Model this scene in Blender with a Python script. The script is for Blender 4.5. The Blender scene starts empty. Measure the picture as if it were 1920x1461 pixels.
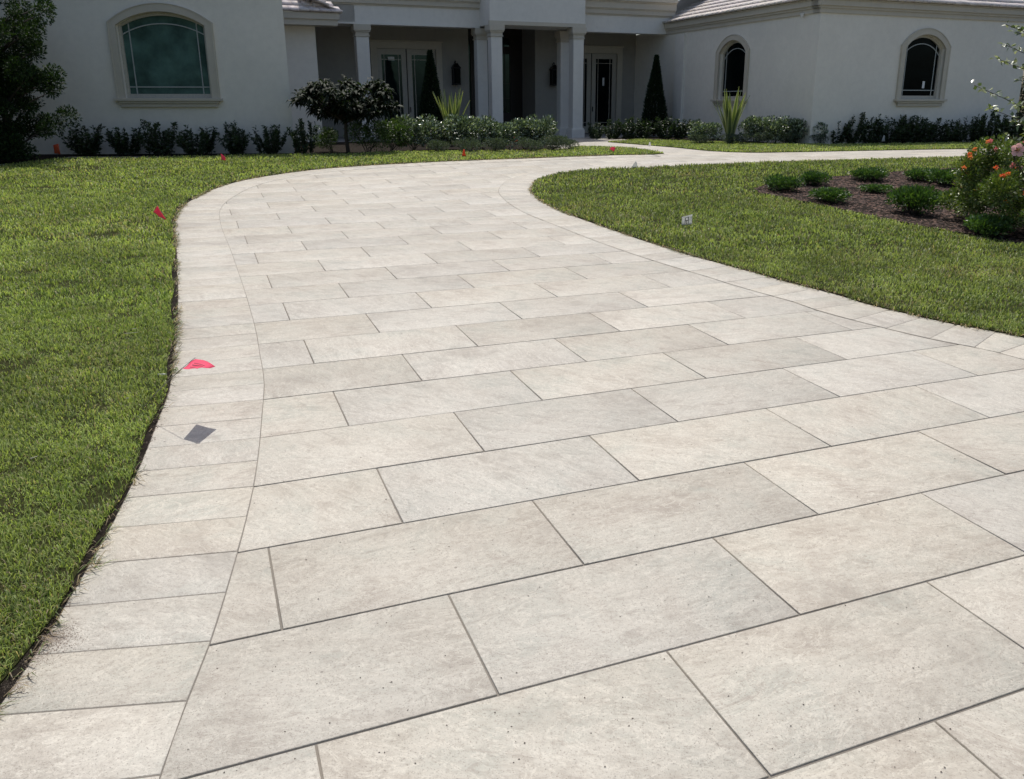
import bpy, math
import numpy as np
from mathutils import Vector, Matrix
from mathutils.geometry import delaunay_2d_cdt, tessellate_polygon
scn = bpy.context.scene
R = math.radians
# ------------------------------------------------------------------ camera
PITCH, CAMH = R(16.96), 1.925
FPX, PPX, PPY = 1557.75, 1020.0, 667.4          # focal length and principal point in a 1920x1461 frame
cam = bpy.data.cameras.new("camera"); co = bpy.data.objects.new("camera", cam)
scn.collection.objects.link(co); scn.camera = co
co.location = (0, 0, CAMH); co.rotation_euler = (math.pi/2 - PITCH, 0, 0)
cam.sensor_width = 36; cam.sensor_fit = 'HORIZONTAL'; cam.lens = FPX/1920*36
cam.shift_x = (960-PPX)/1920; cam.shift_y = -(730.5-PPY)/1920
cam.clip_start = .05; cam.clip_end = 800
# ------------------------------------------------------------------ light
SUN_EL, SUN_AZ = R(67), R(9.0)                  # azimuth measured left of +Y
sdir = Vector((-math.sin(SUN_AZ)*math.cos(SUN_EL), math.cos(SUN_AZ)*math.cos(SUN_EL), math.sin(SUN_EL)))
w = bpy.data.worlds.new("World"); scn.world = w; w.use_nodes = True
nt = w.node_tree; nt.nodes.clear()
sky = nt.nodes.new('ShaderNodeTexSky'); sky.sky_type = 'NISHITA'; sky.sun_disc = False
sky.sun_elevation = SUN_EL; sky.sun_rotation = -SUN_AZ; sky.dust_density = 3.0; sky.ozone_density = .6
bg = nt.nodes.new('ShaderNodeBackground'); bg.inputs[1].default_value = 0.125
wo = nt.nodes.new('ShaderNodeOutputWorld')
nt.links.new(sky.outputs[0], bg.inputs[0]); nt.links.new(bg.outputs[0], wo.inputs[0])
sl = bpy.data.lights.new("sun", 'SUN'); sl.energy = 4.0; sl.angle = R(.5); sl.color = (1, .955, .89)
so = bpy.data.objects.new("sun", sl); scn.collection.objects.link(so)
so.rotation_euler = sdir.to_track_quat('Z', 'Y').to_euler()
scn.view_settings.view_transform = 'Standard'; scn.view_settings.look = 'None'
scn.view_settings.exposure = 0.0; scn.view_settings.gamma = 1
scn.render.engine = 'CYCLES'
try:
    scn.cycles.max_bounces = 6; scn.cycles.transparent_max_bounces = 8
except Exception: pass
# ------------------------------------------------------------------ geometry of the site
TH = .38483; CT, ST = math.cos(TH), math.sin(TH)      # house and paving are turned 22 degrees
ZF = .63                                              # house floor level
PY0, PY1, PZ1 = 12., 23., .635
def ss(t):
    t = min(1., max(0., t)); return t*t*(3-2*t)
def ter(x, y):
    fade = 1-ss((y-12)/8)
    if y <= PY0: g = .0217*y
    elif y >= PY1: g = PZ1+.002*min(y-PY1, 4)
    else:
        L = PY1-PY0; t = (y-PY0)/L
        g = (2*t**3-3*t*t+1)*.0217*PY0+(t**3-2*t*t+t)*L*.0217+(3*t*t-2*t**3)*PZ1+(t**3-t*t)*L*.002
    return g-.01424*min(12, max(-12, x))*fade
def ray(px, py):
    a = (px-PPX)/FPX; b = -(py-PPY)/FPX
    return np.array([a, math.cos(PITCH)+b*math.sin(PITCH), -math.sin(PITCH)+b*math.cos(PITCH)])
def T(px, py):                                        # survey point of the photograph -> ground
    d = ray(px, py); d = d/d[1]; t = .3
    while CAMH+d[2]*t-ter(d[0]*t, t) > 0 and t < 90: t += .1
    lo, hi = t-.1, t
    for _ in range(24):
        m = (lo+hi)/2
        if CAMH+d[2]*m-ter(d[0]*m, m) > 0: lo = m
        else: hi = m
    return np.array([d[0]*hi, hi])
def W2(u, v): return (u*CT-v*ST, u*ST+v*CT)
def W(u, v, z): return (u*CT-v*ST, u*ST+v*CT, z)
rng = np.random.default_rng(11)
# ------------------------------------------------------------------ object helpers
def link(o): scn.collection.objects.link(o); return o
def tag(o, label=None, cat=None, group=None, kind=None):
    if label: o['label'] = label
    if cat: o['category'] = cat
    if group: o['group'] = group
    if kind: o['kind'] = kind
    return o
def empty(name, loc, label=None, cat=None, group=None, rz=0):
    o = link(bpy.data.objects.new(name, None)); o.location = loc; o.rotation_euler = (0, 0, rz)
    o.empty_display_size = .2
    return tag(o, label, cat, group)
def origin_of(parent):
    v = Vector((0, 0, 0)); p = parent
    while p is not None: v += p.location; p = p.parent
    return v
def npmesh(name, V, F, mat, col=None, smooth=False, parent=None, local=False):
    """V (N,3); F (M,k) all faces the same size; col (N,3) or (N,4) point colour"""
    V = np.asarray(V, np.float32); F = np.asarray(F, np.int32)
    me = bpy.data.meshes.new(name)
    if parent is not None and not local:
        V = V-np.array(origin_of(parent), np.float32)
    M, k = F.shape
    me.vertices.add(len(V)); me.vertices.foreach_set('co', V.ravel())
    me.loops.add(M*k); me.loops.foreach_set('vertex_index', F.ravel())
    me.polygons.add(M); me.polygons.foreach_set('loop_start', np.arange(0, M*k, k, dtype=np.int32))
    me.polygons.foreach_set('loop_total', np.full(M, k, np.int32))
    me.update(calc_edges=True)
    if smooth: me.polygons.foreach_set('use_smooth', np.ones(M, bool))
    if col is not None:
        c = np.ones((len(V), 4), np.float32); c[:, :col.shape[1]] = col
        a = me.color_attributes.new('col', 'FLOAT_COLOR', 'POINT'); a.data.foreach_set('color', c.ravel())
    me.materials.append(mat)
    o = link(bpy.data.objects.new(name, me))
    if parent is not None: o.parent = parent
    return o
class MB:
    def __init__(s): s.V = []; s.F = []
    def add(s, V, F):
        n = len(s.V); s.V += [tuple(map(float, v)) for v in V]; s.F += [tuple(i+n for i in f) for f in F]; return s
    def prism(s, bottom, top):                         # two loops of equal length, capped
        n = len(bottom); F = [tuple(range(n-1, -1, -1)), tuple(range(n, 2*n))]
        F += [(i, (i+1) % n, n+(i+1) % n, n+i) for i in range(n)]
        return s.add(list(bottom)+list(top), F)
    def boxh(s, u0, u1, v0, v1, z0, z1):               # box in house axes
        b = [W(u0, v0, z0), W(u1, v0, z0), W(u1, v1, z0), W(u0, v1, z0)]
        return s.prism(b, [(x, y, z1) for x, y, _ in b])
    def boxf(s, fr, s0, s1, z0, z1, o0, o1):           # box in a wall frame
        b = [fr(s0, z0, o0), fr(s1, z0, o0), fr(s1, z0, o1), fr(s0, z0, o1)]
        t = [fr(s0, z1, o0), fr(s1, z1, o0), fr(s1, z1, o1), fr(s0, z1, o1)]
        return s.prism(b, t)
    def box(s, x0, x1, y0, y1, z0, z1):
        b = [(x0, y0, z0), (x1, y0, z0), (x1, y1, z0), (x0, y1, z0)]
        return s.prism(b, [(x, y, z1) for x, y, _ in b])
    def tube(s, pts, r0, r1=None, n=6):
        r1 = r0 if r1 is None else r1; pts = [Vector(p) for p in pts]; rings = []
        for i, p in enumerate(pts):
            d = (pts[min(i+1, len(pts)-1)]-pts[max(i-1, 0)]).normalized()
            a = d.orthogonal().normalized(); b = d.cross(a); r = r0+(r1-r0)*i/max(1, len(pts)-1)
            if i: # keep the ring aligned
                a = (prev-d*prev.dot(d)).normalized(); b = d.cross(a)
            prev = a
            rings.append([p+a*r*math.cos(2*math.pi*k/n)+b*r*math.sin(2*math.pi*k/n) for k in range(n)])
        V = [q for ring in rings for q in ring]; F = []
        for i in range(len(pts)-1):
            for k in range(n):
                F.append((i*n+k, i*n+(k+1) % n, (i+1)*n+(k+1) % n, (i+1)*n+k))
        F.append(tuple(range(n-1, -1, -1))); F.append(tuple((len(pts)-1)*n+k for k in range(n)))
        return s.add(V, F)
    def build(s, name, mat, parent=None, bevel=0, smooth=False, local=False):
        me = bpy.data.meshes.new(name)
        off = Vector((0, 0, 0)) if (parent is None or local) else origin_of(parent)
        me.from_pydata([tuple(Vector(v)-off) for v in s.V], [], s.F); me.update()
        if smooth:
            for p in me.polygons: p.use_smooth = True
        me.materials.append(mat)
        o = link(bpy.data.objects.new(name, me))
        if parent is not None: o.parent = parent
        if bevel:
            m = o.modifiers.new('b', 'BEVEL'); m.width = bevel; m.segments = 2; m.limit_method = 'ANGLE'
        return o
# ------------------------------------------------------------------ materials
def mat(name):
    m = bpy.data.materials.new(name); m.use_nodes = True; n = m.node_tree
    for x in list(n.nodes): n.nodes.remove(x)
    out = n.nodes.new('ShaderNodeOutputMaterial'); p = n.nodes.new('ShaderNodeBsdfPrincipled')
    n.links.new(p.outputs[0], out.inputs[0]); return m, n, p, out
def nd(n, t, **k):
    x = n.nodes.new(t)
    for a, b in k.items():
        if a.startswith('i_'):
            key = a[2:]; x.inputs[int(key) if key.isdigit() else key.replace('_', ' ')].default_value = b
        else: setattr(x, a, b)
    return x
def ramp(n, fac, stops, interp='LINEAR'):
    r = n.nodes.new('ShaderNodeValToRGB'); r.color_ramp.interpolation = interp
    while len(r.color_ramp.elements) < len(stops): r.color_ramp.elements.new(.5)
    for e, (p, c) in zip(r.color_ramp.elements, stops):
        e.position = p; e.color = (*c, 1) if len(c) == 3 else c
    n.links.new(fac, r.inputs[0]); return r.outputs[0]
def noise(n, vec, scale, detail=4, rough=.55, dist=0):
    t = nd(n, 'ShaderNodeTexNoise'); t.inputs['Scale'].default_value = scale; t.inputs['Detail'].default_value = detail
    t.inputs['Roughness'].default_value = rough; t.inputs['Distortion'].default_value = dist
    if vec is not None: n.links.new(vec, t.inputs['Vector'])
    return t.outputs[0]
def mix(n, fac, a, b, mode='MIX'):
    m = nd(n, 'ShaderNodeMix', data_type='RGBA', blend_type=mode)
    for sock, val in ((0, fac), (6, a), (7, b)):
        if isinstance(val, (int, float)): m.inputs[sock].default_value = val
        elif isinstance(val, tuple): m.inputs[sock].default_value = (*val, 1)
        else: n.links.new(val, m.inputs[sock])
    return m.outputs[2]
def bump(n, p, h, strength, dist=.01):
    b = nd(n, 'ShaderNodeBump'); b.inputs['Strength'].default_value = strength; b.inputs['Distance'].default_value = dist
    n.links.new(h, b.inputs['Height']); n.links.new(b.outputs[0], p.inputs['Normal']); return b
def stucco(name, c1, c2, rough=.85, bs=.25):
    m, n, p, o = mat(name); tc = nd(n, 'ShaderNodeTexCoord')
    big = noise(n, tc.outputs['Object'], .7, 4); fine = noise(n, tc.outputs['Object'], 60, 5)
    mid = noise(n, tc.outputs['Object'], 5, 6, .7); mp = nd(n, 'ShaderNodeMapping'); mp.inputs['Scale'].default_value = (3, 3, .25); n.links.new(tc.outputs['Object'], mp.inputs[0])
    run = noise(n, mp.outputs[0], 2.2, 5, .6)
    c = mix(n, ramp(n, mid, [(.4, (0, 0, 0)), (.75, (.35, .35, .35))]), ramp(n, big, [(.3, c1), (.7, c2)]), tuple(x*.80 for x in c1))
    c = mix(n, ramp(n, run, [(.55, (0, 0, 0)), (.8, (.12, .12, .12))]), c, tuple(x*.78 for x in c1))
    n.links.new(c, p.inputs['Base Color'])
    p.inputs['Roughness'].default_value = rough; bump(n, p, fine, bs, .01); return m
def plain(name, c, rough=.5, metal=0, spec=.5):
    m, n, p, o = mat(name); tc = nd(n, 'ShaderNodeTexCoord')
    f = noise(n, tc.outputs['Object'], 25, 3)
    n.links.new(ramp(n, f, [(.3, tuple(x*.9 for x in c)), (.7, tuple(min(1, x*1.1) for x in c))]), p.inputs['Base Color'])
    p.inputs['Roughness'].default_value = rough; p.inputs['Metallic'].default_value = metal
    p.inputs['Specular IOR Level'].default_value = spec; return m
M = {}
M['stucco'] = stucco('stucco', (.80, .755, .66), (.86, .815, .715))
M['shaded_stucco'] = stucco('shaded_stucco', (.36, .34, .30), (.40, .38, .335))  # darker copy of the stucco, porch shade put into the colour
M['trim'] = stucco('trim', (.55, .50, .405), (.60, .55, .45), .7, .08)
M['column'] = stucco('column', (.74, .715, .65), (.80, .77, .70), .7, .08)
M['frame'] = plain('window_frame', (.46, .43, .36), .45)
M['muntin'] = plain('muntin', (.40, .42, .40), .45)
M['darkwood'] = plain('dark_wood', (.018, .012, .010), .45)
M['blackmetal'] = plain('black_metal', (.012, .012, .013), .4, .6)
M['white'] = plain('white_plastic', (.75, .75, .74), .5)
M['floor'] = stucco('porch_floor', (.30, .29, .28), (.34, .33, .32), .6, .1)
def glass(name, c, rough=.04, tint=None, spec=.5):
    m, n, p, o = mat(name); tc = nd(n, 'ShaderNodeTexCoord')
    b = noise(n, tc.outputs['Object'], 1.6, 5, .6)
    n.links.new(ramp(n, b, [(.35, tuple(x*.6 for x in c)), (.5, c), (.7, tuple(x*1.5 for x in c))]), p.inputs['Base Color'])
    p.inputs['Roughness'].default_value = rough; p.inputs['IOR'].default_value = 1.5; p.inputs['Specular IOR Level'].default_value = spec
    if tint: p.inputs['Specular Tint'].default_value = (*tint, 1)
    bump(n, p, noise(n, tc.outputs['Object'], .9, 2), .12, .05); return m
M['glass'] = glass('glass', (.003, .005, .005), tint=(.3, .36, .38), spec=.12)
M['tealreflection'] = glass('teal_reflection', (.075, .135, .115), tint=(.6, 1, .9))  # teal reflection of sky and trees put into the base colour
M['doorglass'] = glass('door_glass', (.012, .018, .018), tint=(.6, .95, .85))
M['straw'] = plain('straw', (.6, .55, .45), .7)
M['wire'] = plain('flag_wire', (.25, .25, .25), .35, .8)
def leafmat(name, rough=.4, trans=.35, spec=.4, tmul=(1.25, 1.35, .5)):
    m, n, p, out = mat(name); at = nd(n, 'ShaderNodeAttribute', attribute_name='col')
    n.links.new(at.outputs['Color'], p.inputs['Base Color']); p.inputs['Roughness'].default_value = rough
    p.inputs['Specular IOR Level'].default_value = spec
    tr = nd(n, 'ShaderNodeBsdfTranslucent'); n.links.new(mix(n, 1., at.outputs['Color'], tmul, 'MULTIPLY'), tr.inputs[0])
    ms = nd(n, 'ShaderNodeMixShader'); ms.inputs[0].default_value = trans
    n.links.new(p.outputs[0], ms.inputs[1]); n.links.new(tr.outputs[0], ms.inputs[2]); n.links.new(ms.outputs[0], out.inputs[0])
    return m
M['grass'] = leafmat('grass_blades', .45, .40, .35, (1.35, 1.4, .75))
M['leaf'] = leafmat('leaf', .38, .25, .5)
M['gloss'] = leafmat('glossy_leaf', .28, .18, .8)
M['matte'] = leafmat('matte_leaf', .6, .25, .2)
M['petal'] = leafmat('petal', .5, .4, .2, (1.2, 1.1, 1.1))
M['bark'] = stucco('bark', (.05, .04, .03), (.09, .075, .06), .9, .6)
def ground_mat():
    m, n, p, o = mat('soil'); tc = nd(n, 'ShaderNodeTexCoord')
    a = noise(n, tc.outputs['Object'], 18, 8, .7); b = noise(n, tc.outputs['Object'], 1.1, 3)
    c = mix(n, b, ramp(n, a, [(.3, (.007, .006, .005)), (.7, (.028, .023, .019))]), ramp(n, a, [(.3, (.011, .009, .007)), (.7, (.036, .030, .025))]))
    n.links.new(c, p.inputs['Base Color']); p.inputs['Roughness'].default_value = .95; p.inputs['Specular IOR Level'].default_value = .05; bump(n, p, a, .9, .03); return m
M['soil'] = ground_mat()
def turf_mat():
    m, n, p, o = mat('turf'); tc = nd(n, 'ShaderNodeTexCoord')
    a = noise(n, tc.outputs['Object'], 40, 6, .7); b = noise(n, tc.outputs['Object'], 1.3, 4)
    c = mix(n, b, ramp(n, a, [(.3, (.014, .018, .006)), (.7, (.040, .050, .015))]), ramp(n, a, [(.3, (.020, .018, .008)), (.7, (.055, .055, .022))]))
    n.links.new(c, p.inputs['Base Color']); p.inputs['Roughness'].default_value = .9; p.inputs['Specular IOR Level'].default_value = .05; bump(n, p, a, .8, .02); return m
M['turf'] = turf_mat()
def paver_mat():
    m, n, p, o = mat('porcelain_paver')
    tc = nd(n, 'ShaderNodeTexCoord'); at = nd(n, 'ShaderNodeAttribute', attribute_name='col')
    sp = nd(n, 'ShaderNodeSeparateColor'); n.links.new(at.outputs['Color'], sp.inputs[0])
    # turn the coordinates per slab so that the stone's streaks differ from slab to slab
    vr = nd(n, 'ShaderNodeVectorRotate', rotation_type='Z_AXIS'); n.links.new(tc.outputs['Object'], vr.inputs['Vector'])
    mm = nd(n, 'ShaderNodeMath', operation='MULTIPLY_ADD'); n.links.new(sp.outputs[0], mm.inputs[0]); mm.inputs[1].default_value = 1.7; mm.inputs[2].default_value = -.55
    n.links.new(mm.outputs[0], vr.inputs['Angle'])
    ad = nd(n, 'ShaderNodeVectorMath', operation='MULTIPLY_ADD'); n.links.new(at.outputs['Color'], ad.inputs[0])
    ad.inputs[1].default_value = (37, 53, 71); n.links.new(vr.outputs[0], ad.inputs[2])
    st = nd(n, 'ShaderNodeVectorMath', operation='MULTIPLY'); n.links.new(ad.outputs[0], st.inputs[0]); st.inputs[1].default_value = (1, 2.2, 1)
    V, S = ad.outputs[0], st.outputs[0]
    big = noise(n, V, 2.2, 5, .6, .6); streak = noise(n, S, 4.5, 7, .68, .8); fine = noise(n, V, 55, 5, .75); grit = noise(n, V, 160, 3, .7)
    mid = noise(n, S, 9, 8, .72, 1.2); vein = noise(n, S, 3.2, 9, .62, 2.2)
    base = ramp(n, big, [(.30, (.345, .305, .265)), (.43, (.425, .392, .345)), (.55, (.445, .430, .385)), (.68, (.375, .385, .350))])
    c = mix(n, ramp(n, streak, [(.42, (0, 0, 0)), (.62, (.7, .7, .7))]), base, (.50, .475, .43))
    c = mix(n, ramp(n, streak, [(.30, (.6, .6, .6)), (.45, (0, 0, 0))]), c, (.32, .288, .252))
    c = mix(n, ramp(n, vein, [(.465, (0, 0, 0)), (.495, (.8, .8, .8)), (.51, (.05, .05, .05)), (.53, (.0, .0, .0))]), c, (.58, .555, .50))
    c = mix(n, ramp(n, mid, [(.34, (.55, .55, .55)), (.47, (0, 0, 0))]), c, (.30, .265, .23))
    c = mix(n, ramp(n, mid, [(.55, (0, 0, 0)), (.70, (.5, .5, .5))]), c, (.55, .53, .48))
    c = mix(n, ramp(n, fine, [(.36, (.45, .45, .45)), (.48, (0, 0, 0))]), c, (.27, .238, .205))
    c = mix(n, ramp(n, fine, [(.57, (0, 0, 0)), (.70, (.5, .5, .5))]), c, (.60, .575, .52))
    c = mix(n, ramp(n, grit, [(.34, (.8, .8, .8)), (.43, (0, 0, 0))]), c, (.21, .185, .16))
    # pits and dark flecks
    vo = nd(n, 'ShaderNodeTexVoronoi'); vo.inputs['Scale'].default_value = 9.; n.links.new(V, vo.inputs['Vector'])
    pn = noise(n, V, 3.3, 3)
    fl = nd(n, 'ShaderNodeMath', operation='MULTIPLY_ADD'); n.links.new(pn, fl.inputs[0]); fl.inputs[1].default_value = .16; fl.inputs[2].default_value = -.045
    lt = nd(n, 'ShaderNodeMath', operation='LESS_THAN'); n.links.new(vo.outputs['Distance'], lt.inputs[0]); n.links.new(fl.outputs[0], lt.inputs[1])
    f2 = nd(n, 'ShaderNodeMath', operation='MULTIPLY'); n.links.new(lt.outputs[0], f2.inputs[0]); f2.inputs[1].default_value = .55
    c = mix(n, f2.outputs[0], c, (.10, .085, .075))
    # smudges of dried dirt
    dn = noise(n, tc.outputs['Object'], 1.15, 6, .72, .4)
    c = mix(n, ramp(n, dn, [(.52, (0, 0, 0)), (.60, (.16, .16, .16)), (.70, (.6, .6, .6))]), c, (.27, .24, .21))
    # per slab brightness and warmth
    hs = nd(n, 'ShaderNodeHueSaturation'); n.links.new(c, hs.inputs['Color'])
    va = nd(n, 'ShaderNodeMath', operation='MULTIPLY_ADD'); n.links.new(sp.outputs[1], va.inputs[0]); va.inputs[1].default_value = .17; va.inputs[2].default_value = .96
    sa = nd(n, 'ShaderNodeMath', operation='MULTIPLY_ADD'); n.links.new(sp.outputs[2], sa.inputs[0]); sa.inputs[1].default_value = .35; sa.inputs[2].default_value = .62
    n.links.new(va.outputs[0], hs.inputs['Value']); n.links.new(sa.outputs[0], hs.inputs['Saturation'])
    n.links.new(mix(n, 1., hs.outputs[0], (.890, .868, .808), 'MULTIPLY'), p.inputs['Base Color']); p.inputs['Roughness'].default_value = .52
    p.inputs['Specular IOR Level'].default_value = .5
    h1 = nd(n, 'ShaderNodeMath', operation='MULTIPLY_ADD'); n.links.new(streak, h1.inputs[0]); h1.inputs[1].default_value = .8; n.links.new(fine, h1.inputs[2])
    bump(n, p, h1.outputs[0], .6, .006); return m
M['paver'] = paver_mat()
M['joint'] = stucco('joint_sand', (.15, .135, .115), (.24, .22, .19), .95, .6)
def tile_mat():
    m, n, p, o = mat('roof_tile'); at = nd(n, 'ShaderNodeAttribute', attribute_name='col'); tc = nd(n, 'ShaderNodeTexCoord')
    f = noise(n, tc.outputs['Object'], 7, 5, .7)
    n.links.new(mix(n, ramp(n, f, [(.45, (0, 0, 0)), (.75, (.6, .6, .6))]), at.outputs['Color'], (.42, .39, .37), 'MIX'), p.inputs['Base Color']); p.inputs['Roughness'].default_value = .75
    bump(n, p, f, .3, .02); return m
M['tile'] = tile_mat()
# ------------------------------------------------------------------ polylines of the site
def smooth(pts, step=.12):
    P = np.array(pts, float); P = np.vstack([2*P[0]-P[1], P, 2*P[-1]-P[-2]]); out = []
    for i in range(1, len(P)-2):
        a, b, c, d = P[i-1:i+3]; k = max(2, int(np.linalg.norm(c-b)/step))
        for t in np.arange(k)/k:
            out.append(.5*((2*b)+(-a+c)*t+(2*a-5*b+4*c-d)*t*t+(-a+3*b-3*c+d)*t**3))
    out.append(P[-2]); return np.array(out)
def offset(P, d):                                   # +d to the left of travel
    t = np.gradient(P, axis=0); t /= np.linalg.norm(t, axis=1)[:, None]
    return P+np.stack([-t[:, 1], t[:, 0]], 1)*d
BW = .585
near_in = [T(*q) for q in ((225, 1760), (300, 1461), (350, 1320), (394, 1208), (422, 1120), (445, 1040), (462, 975), (475, 918), (483, 868), (488, 825), (491, 787), (494, 752), (496, 722), (493, 693), (487, 662), (480, 620), (462, 555), (447, 510), (433, 470))]
near_out = offset(np.array(near_in), BW)
far_out = [T(*q) for q in ((328, 425), (338, 393), (372, 369), (425, 347), (500, 331), (620, 316), (800, 305), (1000, 297), (1140, 292), (1225, 290.5))]
LEFT = smooth(list(near_out)+far_out)
TIP = [T(*q) for q in ((1245, 288.5), (1216, 283), (1170, 277.5), (1085, 275.5))]
LEFT_BED = [T(*q) for q in ((1060, 281), (1000, 284), (760, 286), (650, 290), (500, 292), (400, 294), (250, 297), (130, 298), (60, 304), (0, 312), (-150, 325))]
def ragged(P, lo, hi, side):
    k = np.array([lo+(hi-lo)*(.5+.5*math.sin(p[0]*9.1+p[1]*5.3)*math.sin(p[1]*2.7+1)) for p in P]); t = np.gradient(P, axis=0); t /= np.linalg.norm(t, axis=1)[:, None]
    return P+np.stack([-t[:, 1], t[:, 0]], 1)*(k*side)[:, None]
LAWN_L = list(ragged(LEFT, .008, .06, 1))+TIP+list(smooth(LEFT_BED, .5))+[np.array([-17, 19.]), np.array([-12, 8.]), np.array([-6, .4])]
right_px = ((2300, 735), (2080, 675), (1920, 634), (1797, 611), (1733, 597), (1623, 571), (1574, 555), (1461, 526), (1406, 510), (1300, 481), (1200, 450), (1100, 415), (1040, 392), (1006, 371), (995, 356), (1010, 338), (1060, 324), (1130, 318), (1190, 316), (1300, 311), (1500, 303.5), (1700, 298.5), (1920, 293), (2200, 287))
RIGHT = smooth([T(*q) for q in right_px])
ISLAND = list(ragged(RIGHT, .004, .03, -1))+[np.array([17., 19.]), np.array([14., 9.]), np.array([7.5, 4.6])]
STRIP = [T(*q) for q in ((1140, 267), (1216, 273), (1265, 277), (1330, 283.5), (1400, 286.5), (1500, 285.5), (1700, 281.5), (1920, 278), (2100, 275))]
STRIP = list(smooth(STRIP, .4))+[T(*q) for q in ((2100, 264), (1920, 267), (1750, 270), (1550, 272), (1420, 270), (1300, 266), (1200, 262.5))]
MULCH = smooth([T(*q) for q in ((1415, 357), (1450, 345), (1530, 336), (1600, 331), (1700, 323), (1820, 317), (1950, 314), (2150, 316))], .2)
MULCH = list(MULCH)+[np.array(q) for q in ((11.5, 13.), (9.5, 10.2))]+list(smooth([T(*q) for q in ((2050, 490), (1920, 462), (1830, 447), (1740, 430), (1640, 410), (1560, 392), (1480, 376), (1425, 365))], .2))
def inside(P, poly):
    P = np.atleast_2d(P); poly = np.asarray(poly); x, y = P[:, 0], P[:, 1]; r = np.zeros(len(P), bool); n = len(poly); j = n-1
    for i in range(n):
        xi, yi = poly[i]; xj, yj = poly[j]
        c = ((yi > y) != (yj > y)) & (x < (xj-xi)*(y-yi)/(yj-yi+1e-12)+xi); r ^= c; j = i
    return r
# ------------------------------------------------------------------ ground, lawns, paving
def region(name, poly, dz, mat_, spacing=.35, skirt=.0, jit=0, mound=None):
    poly = [np.array(p) for p in poly]; A = np.array(poly)
    gx = np.arange(A[:, 0].min(), A[:, 0].max(), spacing); gy = np.arange(A[:, 1].min(), A[:, 1].max(), spacing)
    G = np.stack(np.meshgrid(gx, gy), -1).reshape(-1, 2); G = G[inside(G, A)]
    G = G+rng.uniform(-.2, .2, G.shape)*spacing
    pts = [Vector(p) for p in poly]+[Vector(p) for p in G]; n = len(poly)
    vs, _, fs, *_ = delaunay_2d_cdt(pts, [(i, (i+1) % n) for i in range(n)], [list(range(n))], 1, 1e-4)
    mb = MB(); V = []
    for v in vs:
        z = ter(v.x, v.y)+dz+rng.uniform(-jit, jit)
        if mound: z += mound(v.x, v.y)
        V.append((v.x, v.y, z))
    mb.add(V, [tuple(f) for f in fs])
    if skirt:
        ring = [(p[0], p[1], ter(*p)+dz) for p in poly]; low = [(p[0], p[1], ter(*p)+dz-skirt) for p in poly]
        mb.add(ring+low, [(i, (i+1) % n, n+(i+1) % n, n+i) for i in range(n)])
    o = mb.build(name, mat_, smooth=True)
    return o
xs = np.concatenate([np.arange(-60, -14, 4.), np.arange(-14, 18, .5), np.arange(18, 64, 4.)]); ys = np.concatenate([np.arange(-30, 0, 3.), np.arange(0, 34, .5), np.arange(34, 110, 6.)])
gv = [(x, y, ter(x, max(y, 0))-.016) for y in ys for x in xs]; nx = len(xs)
gf = [(j*nx+i, j*nx+i+1, (j+1)*nx+i+1, (j+1)*nx+i) for j in range(len(ys)-1) for i in range(nx-1)]
g = MB().add(gv, gf).build('ground', M['soil'], smooth=True); tag(g, kind='structure')
tag(region('left_lawn', LAWN_L, .012, M['turf'], .4, .03, .004), kind='structure')
tag(region('island_lawn', ISLAND, .012, M['turf'], .4, .03, .004), kind='structure')
tag(region('far_lawn', STRIP, .012, M['turf'], .4, .03, .004), kind='structure')
mulch_ground = region('mulch_bed', MULCH, .03, M['soil'], .12, .03, .012); tag(mulch_ground, kind='structure')
# paving slabs, each one a bevelled top with a skirt down to the joint sand
def slabs(name, quads):
    V = []; F = []; Cc = []
    for q in quads:
        q = np.array(q, float); c = q.mean(0); r = rng.random(3)
        zz = np.array([ter(*p) for p in q[:, :2]])+float(np.clip(rng.normal(0, .0006), -.0012, .0012))+q[0, 2]
        rw = .0012 if q[0, 2] == 0 else 0.
        def loop(ins, dz):
            out = []
            for i in range(4):
                a, b, d = q[i, :2], q[(i+1) % 4, :2], q[i-1, :2]
                e1 = (b-a)/np.linalg.norm(b-a); e2 = (d-a)/np.linalg.norm(d-a)
                p = a+(e1*ins+e2*(ins+rw) if i % 2 == 0 else e2*ins+e1*(ins+rw)); out.append((p[0], p[1], zz[i]+dz))
            return out
        n0 = len(V); g_w = .0040 if q[0, 2] == 0 else .0026; V += loop(g_w+.0025, 0)+loop(g_w+.0012, -.0008)+loop(g_w, -.003)+loop(g_w, -.014)
        F.append([n0, n0+1, n0+2, n0+3])
        for L in range(3):
            for i in range(4):
                F.append([n0+4*L+i, n0+4*L+4+i, n0+4*L+4+(i+1) % 4, n0+4*L+(i+1) % 4])
        Cc += [r]*16
    o = npmesh(name, V, F, M['paver'], np.array(Cc)); tag(o, kind='structure'); return o
L_, W_ = 1.2225, .61
BEDS_L = list(np.array(LEFT_BED))+[np.array(W2(-10, 31.)), np.array(W2(12.6, 31.0)), T(1066, 262.5)]
quads = []
lawns = [np.array(LAWN_L), np.array(ISLAND), np.array(STRIP)]
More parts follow.
